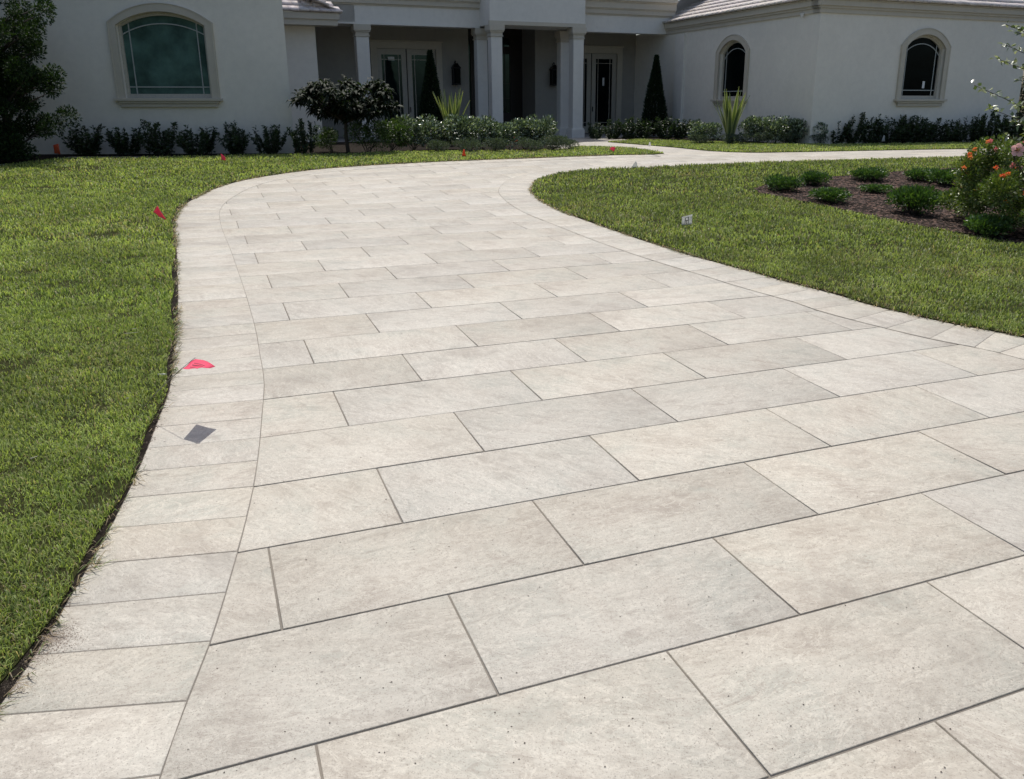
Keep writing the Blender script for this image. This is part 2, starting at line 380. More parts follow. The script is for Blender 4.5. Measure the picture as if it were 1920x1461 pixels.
for i in range(-40, 11):
    v1 = 5.848-i*W_; v0 = v1-W_
    off = (.61 if i % 2 else 0)+.0205*max(i, -14)+.012
    for k in range(-12, 34):
        u0 = off+k*L_; u1 = u0+L_
        q = np.array([W2(u0, v0), W2(u1, v0), W2(u1, v1), W2(u0, v1)]); cc = q.mean(0)
        if cc[1] < .9 or v0 > 29.6 or cc[0] > 19: continue
        if abs(cc[0]) > cc[1]*.85+2.2: continue
        drop = False
        for Lw in lawns:
            if inside(q, Lw).all(): drop = True
        if drop or inside(cc, BEDS_L)[0] and cc[1] > 20: continue
        if cc[1] > 20 and cc[0] > T(1140, 266)[0]+.4 and inside(cc, np.array([T(1140, 266), T(1100, 259.5), W2(19, 33), (30, 33), (30, 26), T(2100, 270), T(1500, 275)]))[0]: continue
        quads.append(np.c_[q, np.zeros(4)])
slabs('driveway', quads)
def border(P, side, s0, s1, step=.305, phase=0):
    seg = np.linalg.norm(np.diff(P, axis=0), axis=1); s = np.r_[0, np.cumsum(seg)]
    t = np.gradient(P, axis=0); t /= np.linalg.norm(t, axis=1)[:, None]; nrm = np.stack([-t[:, 1], t[:, 0]], 1)*side
    at = lambda x, A: np.array([np.interp(x, s, A[:, 0]), np.interp(x, s, A[:, 1])])
    out = []; x = s0+phase
    while x+step < min(s1, s[-1]):
        a, b = at(x, P), at(x+step, P); na, nb = at(x, nrm), at(x+step, nrm)
        a2, b2 = a+na*BW, b+nb*BW
        q = [a, b, b2, a2] if side < 0 else [b, a, a2, b2]
        q = [a, a2, b2, b] if side < 0 else [a, b, b2, a2]
        out.append(np.c_[np.array(q), np.full(4, .0050)]); x += step
    return out
# inner line of the left border follows the joint seen in the photograph
INL = smooth(near_in+list(offset(np.array([LEFT[-1]] if 0 else far_out), -BW)))
bl = border(INL, 1, 0, 60, .305, .19)
br = border(RIGHT, 1, 0, 48, .305, .1)
def ccw(q):
    x, y = q[:, 0], q[:, 1]; a = (x*np.roll(y, -1)-y*np.roll(x, -1)).sum(); return q if a > 0 else q[::-1]
slabs('driveway_border', [ccw(q) for q in bl+br])
jb = MB()
for P_, sg in ((INL, 1), (offset(RIGHT, BW), -1)):
    a_ = offset(P_, -.001*sg); b_ = offset(P_, (BW-.002)*sg); n2 = len(P_)
    jb.add([(x, y, ter(x, y)+.0026) for x, y in a_]+[(x, y, ter(x, y)+.0026) for x, y in b_], [(i, i+1, n2+i+1, n2+i) for i in range(n2-1)])
tag(jb.build('border_joint', M['joint']), kind='structure')
eb = MB()
for P_, sg in ((LEFT, 1), (RIGHT, -1)):
    a_ = offset(P_, .001*sg); b_ = offset(P_, .12*sg); n2 = len(P_)
    eb.add([(x, y, ter(x, y)+.006) for x, y in a_]+[(x, y, ter(x, y)+.007) for x, y in b_], [(i, i+1, n2+i+1, n2+i) for i in range(n2-1)])
tag(eb.build('edge_soil', M['soil']), kind='structure')
# joint sand a little below the slab tops
sand = MB(); sx = np.arange(-12, 20, .5); sy = np.arange(.6, 31, .5)
sv = [(x, y, ter(x, y)-.0065) for y in sy for x in sx]; n_ = len(sx)
quad_ok = []
for j in range(len(sy)-1):
    for i in range(n_-1):
        c = (sx[i]+.25, sy[j]+.25)
        c4 = np.array([(sx[i], sy[j]), (sx[i+1], sy[j]), (sx[i+1], sy[j+1]), (sx[i], sy[j+1])])
        if any(inside(c4, Lw).all() for Lw in lawns): continue
        if c[1] > 21.5 and (inside(c, BEDS_L)[0] or not (T(1085, 276)[0]-1 < c[0])): continue
        if c[1] > 26.5 and c[0] > 3: continue
        quad_ok.append((j*n_+i, j*n_+i+1, (j+1)*n_+i+1, (j+1)*n_+i))
sand.add(sv, quad_ok); tag(sand.build('joint_sand', M['joint']), kind='structure')
# ------------------------------------------------------------------ grass
BARE = [(*T(a, b), c) for a, b, c in ((120, 538, .13), (195, 445, .16), (245, 487, .12), (215, 440, .08), (25, 690, .12), (235, 595, .10), (265, 420, .1), (60, 515, .10), (1135, 376, .12), (180, 948, .07), (205, 925, .08), (190, 770, .05), (150, 318, .5), (1225, 418, .1), (75, 355, .2))]
def blades(name, poly, n_by_band, exclude=(), edge=None, tone=1.0):
    P = np.array(poly); out = []; bb0, bb1 = P.min(0), P.max(0)
    V = []; Cc = []
    allp = []
    for (y0, y1, dens, wdt, hgt) in n_by_band:
        a0, a1 = max(bb0[1], y0), min(bb1[1], y1)
        if a1 <= a0: continue
        n = int((bb1[0]-bb0[0])*(a1-a0)*dens)
        q = np.stack([rng.uniform(bb0[0], bb1[0], n), rng.uniform(a0, a1, n)], 1)
        q = q[np.abs(q[:, 0]+.04*q[:, 1]) < q[:, 1]*.70+1.6]
        q = q[inside(q, P)]
        for e in exclude: q = q[~inside(q, e)]
        f = fbm(q, .9); f2 = fbm(q+17, 3.3)
        keep = rng.random(len(q)) < np.clip(1.15-2.2*np.clip(f-.66, 0, 1)-1.0*np.clip(f2-.7, 0, 1), .12, 1)
        f3 = vnoise(q*7.5+3)
        keep &= rng.random(len(q)) < np.clip(.35+1.5*f3, 0, 1)
        for bx, by, br in BARE:
            d2 = np.hypot(q[:, 0]-bx, (q[:, 1]-by))/br; keep &= ~((d2 < 1+.5*f3) & (rng.random(len(q)) < .8))
        q = q[keep]; allp.append((q, wdt, hgt*(.72+.5*f3[keep]), f[keep], f2[keep]))
    for q, wdt, hgt, f, f2 in allp:
        n = len(q)
        if not n: continue
        z = np.array([ter(a, b) for a, b in q])+.008
        ang = rng.uniform(0, 2*np.pi, n); lean = rng.uniform(.15, 1.05, n)
        hh = hgt*rng.uniform(.55, 1.25, n)*(.8+.5*f2); ww = wdt*rng.uniform(.6, 1.3, n)
        d = np.stack([np.cos(ang), np.sin(ang)], 1); a2 = ang+rng.uniform(-.9, .9, n)+np.pi/2; s = np.stack([np.cos(a2), np.sin(a2)], 1)
        B = np.c_[q, z]; mid = np.c_[q+d*(hh*lean*.35)[:, None], z+hh*.62]
        tip = np.c_[q+d*(hh*lean*.95)[:, None], z+hh*(1-.35*lean)]
        sd = np.c_[s*(ww/2)[:, None], np.zeros(n)]
        v = np.stack([B-sd*.8, B+sd*.8, mid+sd, mid-sd, tip], 1).reshape(-1, 3)
        # colour: fresh green, with yellow and dry blades
        k = rng.random(n); base = np.array([.245, .325, .085]); lite = np.array([.40, .465, .155]); dry = np.array([.50, .42, .26]); dk = np.array([.085, .135, .033])
        t = np.clip(f*1.0+rng.normal(0, .25, n), 0, 1)[:, None]
        c = base*(1-t)+lite*t; c = c*(.70+.6*vnoise(q*2.3+11))[:, None]; c = np.where((k < .22)[:, None], dk, c); dryp = .05+.6*np.clip(f-.58, 0, 1)+.6*np.clip(f2-.62, 0, 1)
        if edge is not None:
            pass
        c = np.where((rng.random(n) < dryp)[:, None], dry*rng.uniform(.5, 1.1, (n, 1)), c)*rng.uniform(.75, 1.25, (n, 1))*tone
        V.append(v); Cc.append(np.repeat(c, 5, 0))
    V = np.concatenate(V); Cc = np.concatenate(Cc); n = len(V)//5; i = np.arange(n)[:, None]*5
    Q = np.concatenate([i+np.array([[0, 1, 2]]), i+np.array([[0, 2, 3]]), i+np.array([[3, 2, 4]])])
    o = npmesh(name, V, Q, M['grass'], Cc); tag(o, kind='stuff'); return o
_perm = rng.random((64, 64))
def vnoise(q):
    i = np.floor(q).astype(int); f = q-i; f = f*f*(3-2*f); a = _perm[i[:, 0] % 64, i[:, 1] % 64]; b = _perm[(i[:, 0]+1) % 64, i[:, 1] % 64]
    c = _perm[i[:, 0] % 64, (i[:, 1]+1) % 64]; d = _perm[(i[:, 0]+1) % 64, (i[:, 1]+1) % 64]
    return (a*(1-f[:, 0])+b*f[:, 0])*(1-f[:, 1])+(c*(1-f[:, 0])+d*f[:, 0])*f[:, 1]
def fbm(q, s): return vnoise(q*s)*.5+vnoise(q*s*2.1+9)*.3+vnoise(q*s*4.3+5)*.2
bands = [(.3, 4.5, 15000, .0038, .034), (4.5, 7, 9000, .0050, .038), (7, 10, 3800, .007, .048), (10, 15, 1700, .011, .055), (15, 30, 800, .016, .058)]
go = blades('grass', LAWN_L, bands); tag(go, 'mown green lawn grass left of the curved driveway', 'grass')
go = blades('grass', ISLAND, bands, [np.array(MULCH)], tone=.80); tag(go, 'mown green lawn grass around the mulch bed right of the driveway', 'grass')
go = blades('grass', STRIP, [(10, 40, 900, .016, .055)]); tag(go, 'narrow strip of lawn grass between the far driveway and the right wing hedge', 'grass')
# loose blades and runners hanging over the paving edge
def edge_stuff(P, side, n, name, label, cat):
    k = rng.integers(2, len(P)-2, n); t = np.gradient(P, axis=0)[k]; t /= np.linalg.norm(t, axis=1)[:, None]
    nr = np.stack([-t[:, 1], t[:, 0]], 1)*side; q = P[k]+nr*rng.normal(-.012, .018, n)[:, None]+t*rng.uniform(-.06, .06, (n, 1))
    f = fbm(q, 1.6); sel = f > rng.uniform(.25, .7, n); q, nr, t, f = q[sel], nr[sel], t[sel], f[sel]; n = len(q)
    z = np.array([ter(a, b) for a, b in q])+.006; L = rng.uniform(.02, .075, n)*(.6+f)
    d = nr*rng.uniform(.1, 1.1, (n, 1))+t*rng.uniform(-1, 1, (n, 1)); d /= np.linalg.norm(d, axis=1)[:, None]
    B = np.c_[q, z]; mid = B+np.c_[d*L[:, None]*.5, rng.uniform(.006, .03, n)]; tip = B+np.c_[d*L[:, None], rng.uniform(.0, .022, n)]
    wd = np.c_[-d[:, 1], d[:, 0], np.zeros(n)]*(.0012+.00035*q[:, 1:2])
    v = np.stack([B-wd, B+wd, mid+wd, mid-wd, tip], 1).reshape(-1, 3); i = np.arange(n)[:, None]*5
    Q = np.concatenate([i+np.array([[0, 1, 2]]), i+np.array([[0, 2, 3]]), i+np.array([[3, 2, 4]])])
    kk = rng.random(n)[:, None]; c = np.where(kk < .5, np.array([[.34, .27, .17]]), np.where(kk < .65, np.array([[.12, .09, .06]]), np.array([[.14, .19, .06]])))*rng.uniform(.5, 1.2, (n, 1))
    o = npmesh(name, v, Q, M['grass'], np.repeat(c, 5, 0)); tag(o, label, cat, kind='stuff')
edge_stuff(LEFT, -1, 5000, 'grass_clippings', 'dry grass runners and clippings along the left driveway edge', 'clippings')
edge_stuff(RIGHT, 1, 4000, 'grass_clippings', 'dry grass runners along the edge of the island lawn', 'clippings')
# crumbs of soil and mulch chips
def crumbs(name, pts, smin, smax, c0, c1, label, cat, dz=.0, flat=.6, elong=1.0):
    n = len(pts); sc = rng.uniform(smin, smax, n)[:, None, None]
    tet = np.array([[-1, -.6, 0], [1, -.5, 0], [.2, 1, 0], [0, 0, 1.]])[None]*np.array([elong, 1, flat])
    a = rng.uniform(0, 2*np.pi, n); R_ = np.zeros((n, 3, 3)); R_[:, 0, 0] = np.cos(a); R_[:, 0, 1] = -np.sin(a); R_[:, 1, 0] = np.sin(a); R_[:, 1, 1] = np.cos(a); R_[:, 2, 2] = 1
    t = tet+rng.uniform(-.3, .3, (n, 4, 3)); v = np.einsum('nij,nkj->nki', R_, t)*sc
    z = np.array([ter(x, y) for x, y in pts])+dz; v += np.c_[pts, z][:, None, :]
    i = np.arange(n)[:, None]*4; F = np.concatenate([i+np.array([[0, 1, 3]]), i+np.array([[1, 2, 3]]), i+np.array([[2, 0, 3]])])
    k = rng.random((n, 1)); c = np.array(c0)*(1-k)+np.array(c1)*k
    o = npmesh(name, v.reshape(-1, 3), F, M['chip'], np.repeat(c, 4, 0)); tag(o, label, cat, kind='stuff'); return o
m_, n_n, p_, o_ = mat('chip'); at_ = nd(n_n, 'ShaderNodeAttribute', attribute_name='col'); n_n.links.new(at_.outputs['Color'], p_.inputs['Base Color']); p_.inputs['Roughness'].default_value = .9; M['chip'] = m_
A = np.array(MULCH); q = rng.uniform(A.min(0), A.max(0), (60000, 2)); q = q[inside(q, A)][:26000]
crumbs('mulch_chips', q, .006, .02, (.012, .006, .005), (.12, .068, .05), 'dark brown shredded mulch covering the island bed', 'mulch', .032, .6, 2.4)
# soil along the lawn edges (both sides) and debris heaps on the border
def along(P, side, n, spread, bias):
    k = rng.integers(1, len(P)-1, n); t = np.gradient(P, axis=0)[k]; t /= np.linalg.norm(t, axis=1)[:, None]
    nr = np.stack([-t[:, 1], t[:, 0]], 1)*side; return P[k]+nr*(bias+rng.normal(0, spread, n))[:, None]+t*rng.uniform(-.06, .06, (n, 1))
Ln = LEFT[:int(len(LEFT)*.75)]
q = np.concatenate([along(Ln, -1, 9000, .016, -.005), along(RIGHT, 1, 8000, .016, -.005)]); q = q[fbm(q, 2.1) > .36]
heap = []
for (px, py, n, s) in ((95, 1200, 900, .060), (60, 1240, 500, .05), (190, 1040, 160, .03), (215, 950, 500, .035), (25, 1290, 450, .05), (332, 492, 90, .04), (338, 570, 70, .05), (336, 606, 60, .05), (322, 690, 150, .04), (318, 665, 60, .04), (305, 765, 100, .04), (240, 905, 350, .04), (180, 1000, 120, .03)):
    c = T(px, py); n = int(n*7); a = rng.normal(0, s*.55, (n, 2))*rng.uniform(.1, 1.7, (n, 1)); a[:, 0] *= 1.5; heap.append(c+a+np.array([-.03, 0]))
crumbs('soil_crumbs', np.concatenate(heap), .0006, .0022, (.09, .072, .058), (.26, .215, .175), 'small heaps of dry soil spilled on the left border slabs', 'soil', .005, .6, 1.5)
crumbs('soil_crumbs', q, .0018, .0075, (.03, .022, .017), (.17, .13, .10), 'crumbs of dark soil spilled along the driveway edges', 'soil', .003, .6, 1.4)
ks = rng.uniform(0, 1, (420, 2)); q = np.array([T(300+1620*a, 520+940*b) for a, b in ks])
crumbs('specks', q, .0012, .0034, (.02, .015, .012), (.07, .05, .04), 'tiny dark specks scattered over the pale paving', 'debris', .002, .5, 1.3)
# ------------------------------------------------------------------ leaves
def unit(a): return a/np.maximum(np.linalg.norm(a, axis=-1, keepdims=True), 1e-9)
def leafV(P, D, N, L, Wd, droop=.15, wide=.45):
    D = unit(D); S = unit(np.cross(D, N)); N = unit(np.cross(S, D)); L = L[:, None]; Wd = Wd[:, None]
    m = P+D*L*wide; tip = P+D*L-N*L*droop
    return np.stack([P, m+S*Wd/2+N*Wd*.12, tip, m-S*Wd/2+N*Wd*.12], 1).reshape(-1, 3)
def leafF(n):
    i = np.arange(n)[:, None]*4; return np.concatenate([i+np.array([[0, 1, 2]]), i+np.array([[0, 2, 3]])])
def pal(n, cols, var=.25):
    cols = np.array(cols); k = rng.integers(0, len(cols), n); return cols[k]*rng.uniform(1-var, 1+var, (n, 1))
def foliage(name, P, D, N, L, Wd, cols, m, parent, droop=.15, wide=.45, var=.25):
    n = len(P); return npmesh(name, leafV(P, D, N, L, Wd, droop, wide), leafF(n), m, np.repeat(pal(n, cols, var), 4, 0), parent=parent, local=True)
def rand_dir(n, up=0): return unit(rng.normal(0, 1, (n, 3))+np.array([0, 0, up]))
def copy_tree(o, loc, rz, sc, label, parent=None):
    c = link(o.copy()); c.parent = parent
    if parent is None: c.location = loc; c.rotation_euler = (0, 0, rz); c.scale = (sc, sc, sc) if not hasattr(sc, '__len__') else sc; c['label'] = label
    for ch in list(o.children): copy_tree(ch, None, 0, 1, None, c) if ch.name in scn.objects else None
    return c
def g3(px, py, dz=0):
    p = T(px, py); return (p[0], p[1], ter(*p)+dz)
# hedge shrub: upright leafy stems
def hedge_proto(h=.86, r=.50, ns=20, name='hedge_shrub'):
    root = empty(name, (0, 0, 0)); st = MB(); P = []; D = []; N = []
    for k in range(ns):
        a = rng.uniform(0, 2*np.pi); rr = r*math.sqrt(rng.random()); hh = h*rng.uniform(.62, 1.08)*(1-.25*rr/r)
        b = np.array([.28*math.cos(a)*rng.random(), .28*math.sin(a)*rng.random(), -.02]); e = np.array([rr*math.cos(a), rr*math.sin(a), hh]); mid = (b+e)/2+np.array([.05*math.cos(a), .05*math.sin(a), 0])
        pts = [b*(1-t)**2+2*mid*t*(1-t)+e*t*t for t in np.linspace(0, 1, 5)]; st.tube(pts, .008, .004, 4)
        n = 74; t = rng.uniform(.06, 1, n); c = (b*((1-t)**2)[:, None]+2*mid*(t*(1-t))[:, None]+e*(t*t)[:, None])
        d = rand_dir(n, .75); P.append(c+d*rng.uniform(.0, .03, (n, 1))*[1, 1, .4]); D.append(d); N.append(rand_dir(n, 1))
    st.build('stems', M['bark'], root, local=True); P, D, N = map(np.concatenate, (P, D, N)); n = len(P)
    foliage('foliage', P, D, N, rng.uniform(.06, .10, n), rng.uniform(.034, .052, n), [(.030, .055, .020), (.022, .042, .018), (.045, .075, .026)], M['leaf'], root)
    return root
def mound_proto(name, h, r, n, L, Wd, cols, m, up=.3, droop=.15, fill=.5, lumps=9, stems=10):
    root = empty(name, (0, 0, 0)); st = MB(); lc = []
    for k in range(lumps):
        a = rng.uniform(0, 2*np.pi); rr = r*.62*math.sqrt(rng.random()); lc.append((rr*math.cos(a), rr*math.sin(a), h*rng.uniform(.40, .70), r*rng.uniform(.30, .50)))
    for k in range(stems):
        c = lc[k % lumps]; a = rng.uniform(0, 6.28); st.tube([(.05*math.cos(a), .05*math.sin(a), -.02), (c[0]*.6, c[1]*.6, c[2]*.55), (c[0]+.1*math.cos(a)*r, c[1]+.1*math.sin(a)*r, c[2]+.1)], .009, .004, 4)
    lc = np.array(lc); k = rng.integers(0, lumps, n); d = rand_dir(n, .25); rad = lc[k, 3]*(fill+(1-fill)*rng.random(n)**.4)
    P = lc[k, :3]+d*rad[:, None]*np.array([1, 1, min(1.3, h/r)*.85]); P[:, 2] = np.maximum(P[:, 2], .02+.05*rng.random(n))
    st.build('stems', M['bark'], root, local=True)
    foliage('foliage', P, d+rand_dir(n)*.8+np.array([0, 0, up]), rand_dir(n, 1.0), rng.uniform(.7, 1.25, n)*L, rng.uniform(.75, 1.2, n)*Wd, cols, m, root, droop)
    return root
hp = [hedge_proto(h=rng.uniform(.82, .92)) for _ in range(4)]
used = set()
def place(protos, idx, loc, rz, sc, label, cat, group):
    p = protos[idx]
    if p.name not in used:
        used.add(p.name); o = p; o.location = loc; o.rotation_euler = (0, 0, rz); o.scale = (sc,)*3 if not hasattr(sc, '__len__') else sc
    else: o = copy_tree(p, loc, rz, sc, label)
    tag(o, label, cat, group); return o
ordn = ['first', 'second', 'third', 'fourth', 'fifth', 'sixth', 'seventh', 'eighth', 'ninth', 'tenth', 'eleventh', 'twelfth', 'thirteenth']
for i, (px, s) in enumerate(((163, (1.25, 1.1, .98)), (237, (1.1, 1, .86)), (300, (1.05, 1, 1.06)), (372, (1.2, 1, .92)), (441, (.98, .9, 1.04)), (508, (1.12, 1, .93)), (572, (.8, .8, 1.08)))):
    place(hp, i % 4, g3(px, 290-.004*(px-160)), rng.uniform(0, 6), s, f'dark upright shrub, {ordn[i]} from the left in the row under the big arched window', 'shrub', 'dark shrubs along the left wing')
for i, px in enumerate((1565, 1595, 1629, 1662, 1697, 1728, 1760, 1792, 1824, 1858, 1893, 1930)):
    place(hp, (i+1) % 4, g3(px+rng.uniform(-5, 5), 269.5-.011*(px-1590)), rng.uniform(0, 6), (rng.uniform(.85, 1.2), 1, rng.uniform(.9, 1.2)), f'dark upright shrub, {ordn[i]} from the left in the row under the right wing window', 'shrub', 'dark shrubs along the right wing')
for i, (px, s) in enumerate(((1118, .75), (1150, .9), (1183, .95), (1206, .9), (1250, 1.0), (1274, .9), (1300, .85))):
    place(hp, i % 4, g3(px, 260.5), rng.uniform(0, 6), s, f'low dark shrub in deep shade, {ordn[i]} from the left by the right porch', 'shrub', 'shaded shrubs by the porch')
GL = [(.06, .09, .05), (.09, .13, .08), (.38, .45, .34), (.05, .08, .04), (.15, .20, .12)]  # pale entry paints in the bright sparkle of the glossy leaves
glossy = [mound_proto('glossy_shrub', .78, .72, 2300, .085, .046, GL, M['gloss']) for _ in range(3)]
for i, (px, py, s) in enumerate(((775, 283, 1.05), (822, 281, .95), (868, 282, .95), (905, 282, 1.0), (942, 281, .98), (985, 280, 1.0), (1012, 279, .85))):
    place(glossy, i % 3, g3(px, py+rng.uniform(-1.5, .5)), rng.uniform(0, 6), (s, s*rng.uniform(.8, 1.1), s*rng.uniform(.95, 1.3)), f'shrub with small glossy leaves, {ordn[i]} from the left in the bed before the porch', 'shrub', 'glossy shrubs before the porch')
for i, (px, s) in enumerate(((1322, .85), (1415, .95), (1452, 1.0), (1490, 1.02), (1528, .98))):
    place(glossy, (i+1) % 3, g3(px, 270), rng.uniform(0, 6), (s, s, s*rng.uniform(.95, 1.25)), f'shrub with small glossy leaves, {ordn[i]} from the left beside the right sword plant', 'shrub', 'glossy shrubs beside the right wing')
GR = [(.05, .10, .022), (.08, .14, .03), (.035, .07, .018), (.10, .16, .04)]
green = [mound_proto('green_shrub', .85, .75, 2300, .075, .028, GR, M['leaf']) for _ in range(2)]
for i, (px, py, s) in enumerate(((622, 284, .72), (690, 286, .98), (735, 284, .95))):
    place(green, i % 2, g3(px, py), rng.uniform(0, 6), s, ('small green shrub left of the drooping tree trunk', 'full green shrub right of the drooping tree trunk', 'full green shrub between the drooping tree and the glossy shrubs')[i], 'shrub', 'green shrubs by the drooping tree')
GY = [(.085, .11, .085), (.06, .085, .06), (.11, .14, .11)]
low = [mound_proto('low_mound_plant', .36, .45, 2200, .035, .016, GY, M['matte'], .5) for _ in range(2)]
for i, (px, py, s) in enumerate(((822, 287, .9), (878, 287, 1.0), (928, 286.5, 1.05), (990, 285.5, 1.0), (1036, 284, 1.15), (1062, 282.5, .9))):
    place(low, i % 2, g3(px, py), rng.uniform(0, 6), s, f'low grey-green mound plant, {ordn[i]} from the left in front of the glossy shrubs', 'plant', 'low plants before the porch')
for i, (px, s) in enumerate(((1310, .9), (1365, .85), (1388, .9), (1425, 1.0), (1472, 1.0), (1532, .9))):
    place(low, i % 2, g3(px, 271), rng.uniform(0, 6), s, f'low grey-green mound plant, {ordn[i]} from the left at the front of the right wing bed', 'plant', 'low plants before the right wing')
YG = [(.05, .11, .028), (.075, .15, .035), (.035, .08, .024), (.11, .19, .045)]
young = [mound_proto('bedding_plant', .27, .40, 2300, .055, .024, YG, M['leaf'], 1.1, .3, .2, 15, 14) for _ in range(3)]
ylab = ['small green plant at the left tip of the mulch bed', 'small green plant at the back edge near the left tip of the mulch bed', 'wide low green plant at the front edge near the left tip of the mulch bed',
        'small green plant at the back edge, middle of the mulch bed', 'very low light green plant in the middle of the mulch bed', 'largest dense green plant at the front middle of the mulch bed',
        'small green plant at the back edge right of middle', 'bright green plant behind and left of the flowering bush', 'green plant at the front edge below the flowering bush', 'trailing low plant between the largest green plant and the flowering bush']
for i, (px, py, s) in enumerate(((1470, 361, (.95, .95, .95)), (1527, 350, (.9, .9, .85)), (1556, 382, (1.1, 1, .85)), (1628, 341, (1.05, 1, .85)), (1640, 364, (.9, .8, .5)), (1712, 404, (1.2, 1.15, 1.5)), (1728, 341, (1.1, 1, .8)), (1772, 350, (1.2, 1, 1.0)), (1852, 446, (1.0, 1, 1.0)), (1785, 385, (1.0, 1, .7)))):
    place(young, i % 3, g3(px, py, .02), rng.uniform(0, 6), s, ylab[i], 'plant', 'young plants in the mulch bed')
# sword-leaved plants
def sword(loc, n, h, spread, label, seed):
    r_ = np.random.default_rng(seed); root = empty('sword_plant', loc, label, 'plant', 'sword-leaved plants')
    for k in range(n):
        a = 2*np.pi*k/n*1.0+r_.uniform(-.2, .2); out = spread*r_.uniform(.25, 1); hh = h*r_.uniform(.72, 1.0)*(1-.1*out)
        ts = np.linspace(0, 1, 9); V = []; Cc = []
        dx, dy = math.cos(a), math.sin(a); sx_, sy_ = -dy, dx
        for t in ts:
            w_ = .085*(1-.25*abs(t-.3))*(1-t**3.2)+.002; rad = .05+out*(t**1.5)*.75; z = hh*t*(1-.04*t)
            for s_, cl in ((-1, (.44, .46, .24)), (-.45, (.13, .18, .07)), (0, (.085, .125, .06)), (.45, (.13, .18, .07)), (1, (.44, .46, .24))):
                V.append((dx*(rad+abs(s_)*.018)+sx_*s_*w_, dy*(rad+abs(s_)*.018)+sy_*s_*w_, z)); Cc.append(cl)
        F = [(i*5+j, i*5+j+1, (i+1)*5+j+1, (i+1)*5+j) for i in range(8) for j in range(4)]
        npmesh('leaf', V, F, M['leaf'], np.array(Cc), True, root, True)
sword(g3(848, 272), 22, 1.95, .80, 'tall sword-leaved plant with yellow-edged leaves among glossy shrubs before the porch', 3)
sword(g3(1368, 270), 22, 1.95, .80, 'tall sword-leaved plant with yellow-edged leaves below the arched side window', 5)
# cypress cones
def cypress(loc, h, r, label):
    root = empty('cypress', loc, label, 'tree', 'cone-shaped cypresses'); n = 17000
    MB().tube([(0, 0, 0), (0, 0, h*.5), (0, 0, h*.93)], .05, .01, 6).build('trunk', M['bark'], root, local=True)
    t = rng.random(n)**1.35; a = rng.uniform(0, 2*np.pi, n); lob = 1+.10*np.sin(a*5+t*9)+.06*np.sin(a*9-t*23); rr = r*(1-t**1.15)*np.minimum(1, .55+4*t)*lob*(.35+.65*rng.random(n)**.45)+.015
    P = np.stack([rr*np.cos(a), rr*np.sin(a), .06+t*h*.97], 1); D = np.stack([np.cos(a), np.sin(a), np.full(n, 1.2)], 1)+rng.normal(0, .35, (n, 3))
    foliage('crown', P, D, rand_dir(n), rng.uniform(.06, .12, n), rng.uniform(.018, .034, n), [(.022, .042, .020), (.014, .028, .014), (.032, .055, .024)], M['matte'], root)
# ------------------------------------------------------------------ house
VC, VS, VB, VR, UR = 30.15, 31.35, 34.0, 22.1, 18.05
EH = 4.60                                            # eave line above datum
house = empty('house', W(12, 31, ZF), 'single-storey pale stucco house with columned porch and arched windows', 'house')
def frame_at(x, y, ang, nx_sign=-1):
    d = (math.cos(ang), math.sin(ang)); nrm = (d[1]*1.0, -d[0]*1.0)
    return lambda s, z, o=0.: (x+d[0]*s+nrm[0]*o, y+d[1]*s+nrm[1]*o, z)
FL = frame_at(-6.76, 23.0, R(4))                     # left wing front
FH = lambda v: frame_at(*W2(0, v), TH)               # planes facing the lawn: s = u
def frame_side(u):                                   # plane facing -u: s runs towards the viewer (= -v)
    x, y = W2(u, 0); d = (ST, -CT); nrm = (-CT, -ST)
    return lambda s, z, o=0.: (x+d[0]*s+nrm[0]*o, y+d[1]*s+nrm[1]*o, z)
FR = FH(VR); FS = frame_side(UR)
def arch(s0, s1, z0, zs, rise, n=18, ins=0.):
    s0 += ins; s1 -= ins; z0 += ins; c = (s0+s1)/2; w2 = (s1-s0)/2
    r = rise-ins*.15
    if r <= 0.001: return [(s0, z0), (s1, z0), (s1, zs-ins), (s0, zs-ins)]
    Rr = (w2*w2+r*r)/(2*r); zc = zs-ins*.75+r-Rr; th = math.asin(min(1, w2/Rr)); P = [(s0, z0), (s1, z0)]
    for k in range(n+1):
        t = th-2*th*k/n; P.append((c+Rr*math.sin(t), zc+Rr*math.cos(t)))
    return P
def wall(name, fr, outer, holes, m, depth=.22, parent=house):
    mb = MB(); loops = [[Vector((a, b, 0)) for a, b in outer]]+[[Vector((a, b, 0)) for a, b in h][::-1] for h in holes]
    flat = [v for l in loops for v in l]; tri = tessellate_polygon(loops)
    mb.add([fr(v.x, v.y, 0) for v in flat], [tuple(t) for t in tri])
    for h in holes:
        n = len(h); mb.add([fr(a, b, 0) for a, b in h]+[fr(a, b, -depth) for a, b in h], [(i, (i+1) % n, n+(i+1) % n, n+i) for i in range(n)])
    return mb.build(name, m, parent)
def ring(mb, fr, A_, B_, o0, o1):                    # moulding between outlines A (outer) and B (inner)
    n = len(A_)
    V = [fr(a, b, o1) for a, b in A_]+[fr(a, b, o1) for a, b in B_]+[fr(a, b, o0) for a, b in A_]+[fr(a, b, o0) for a, b in B_]
    F = []
    for i in range(n):
        j = (i+1) % n; F += [(i, j, n+j, n+i), (i, 2*n+i, 2*n+j, j), (n+i, n+j, 3*n+j, 3*n+i)]
    mb.add(V, F)
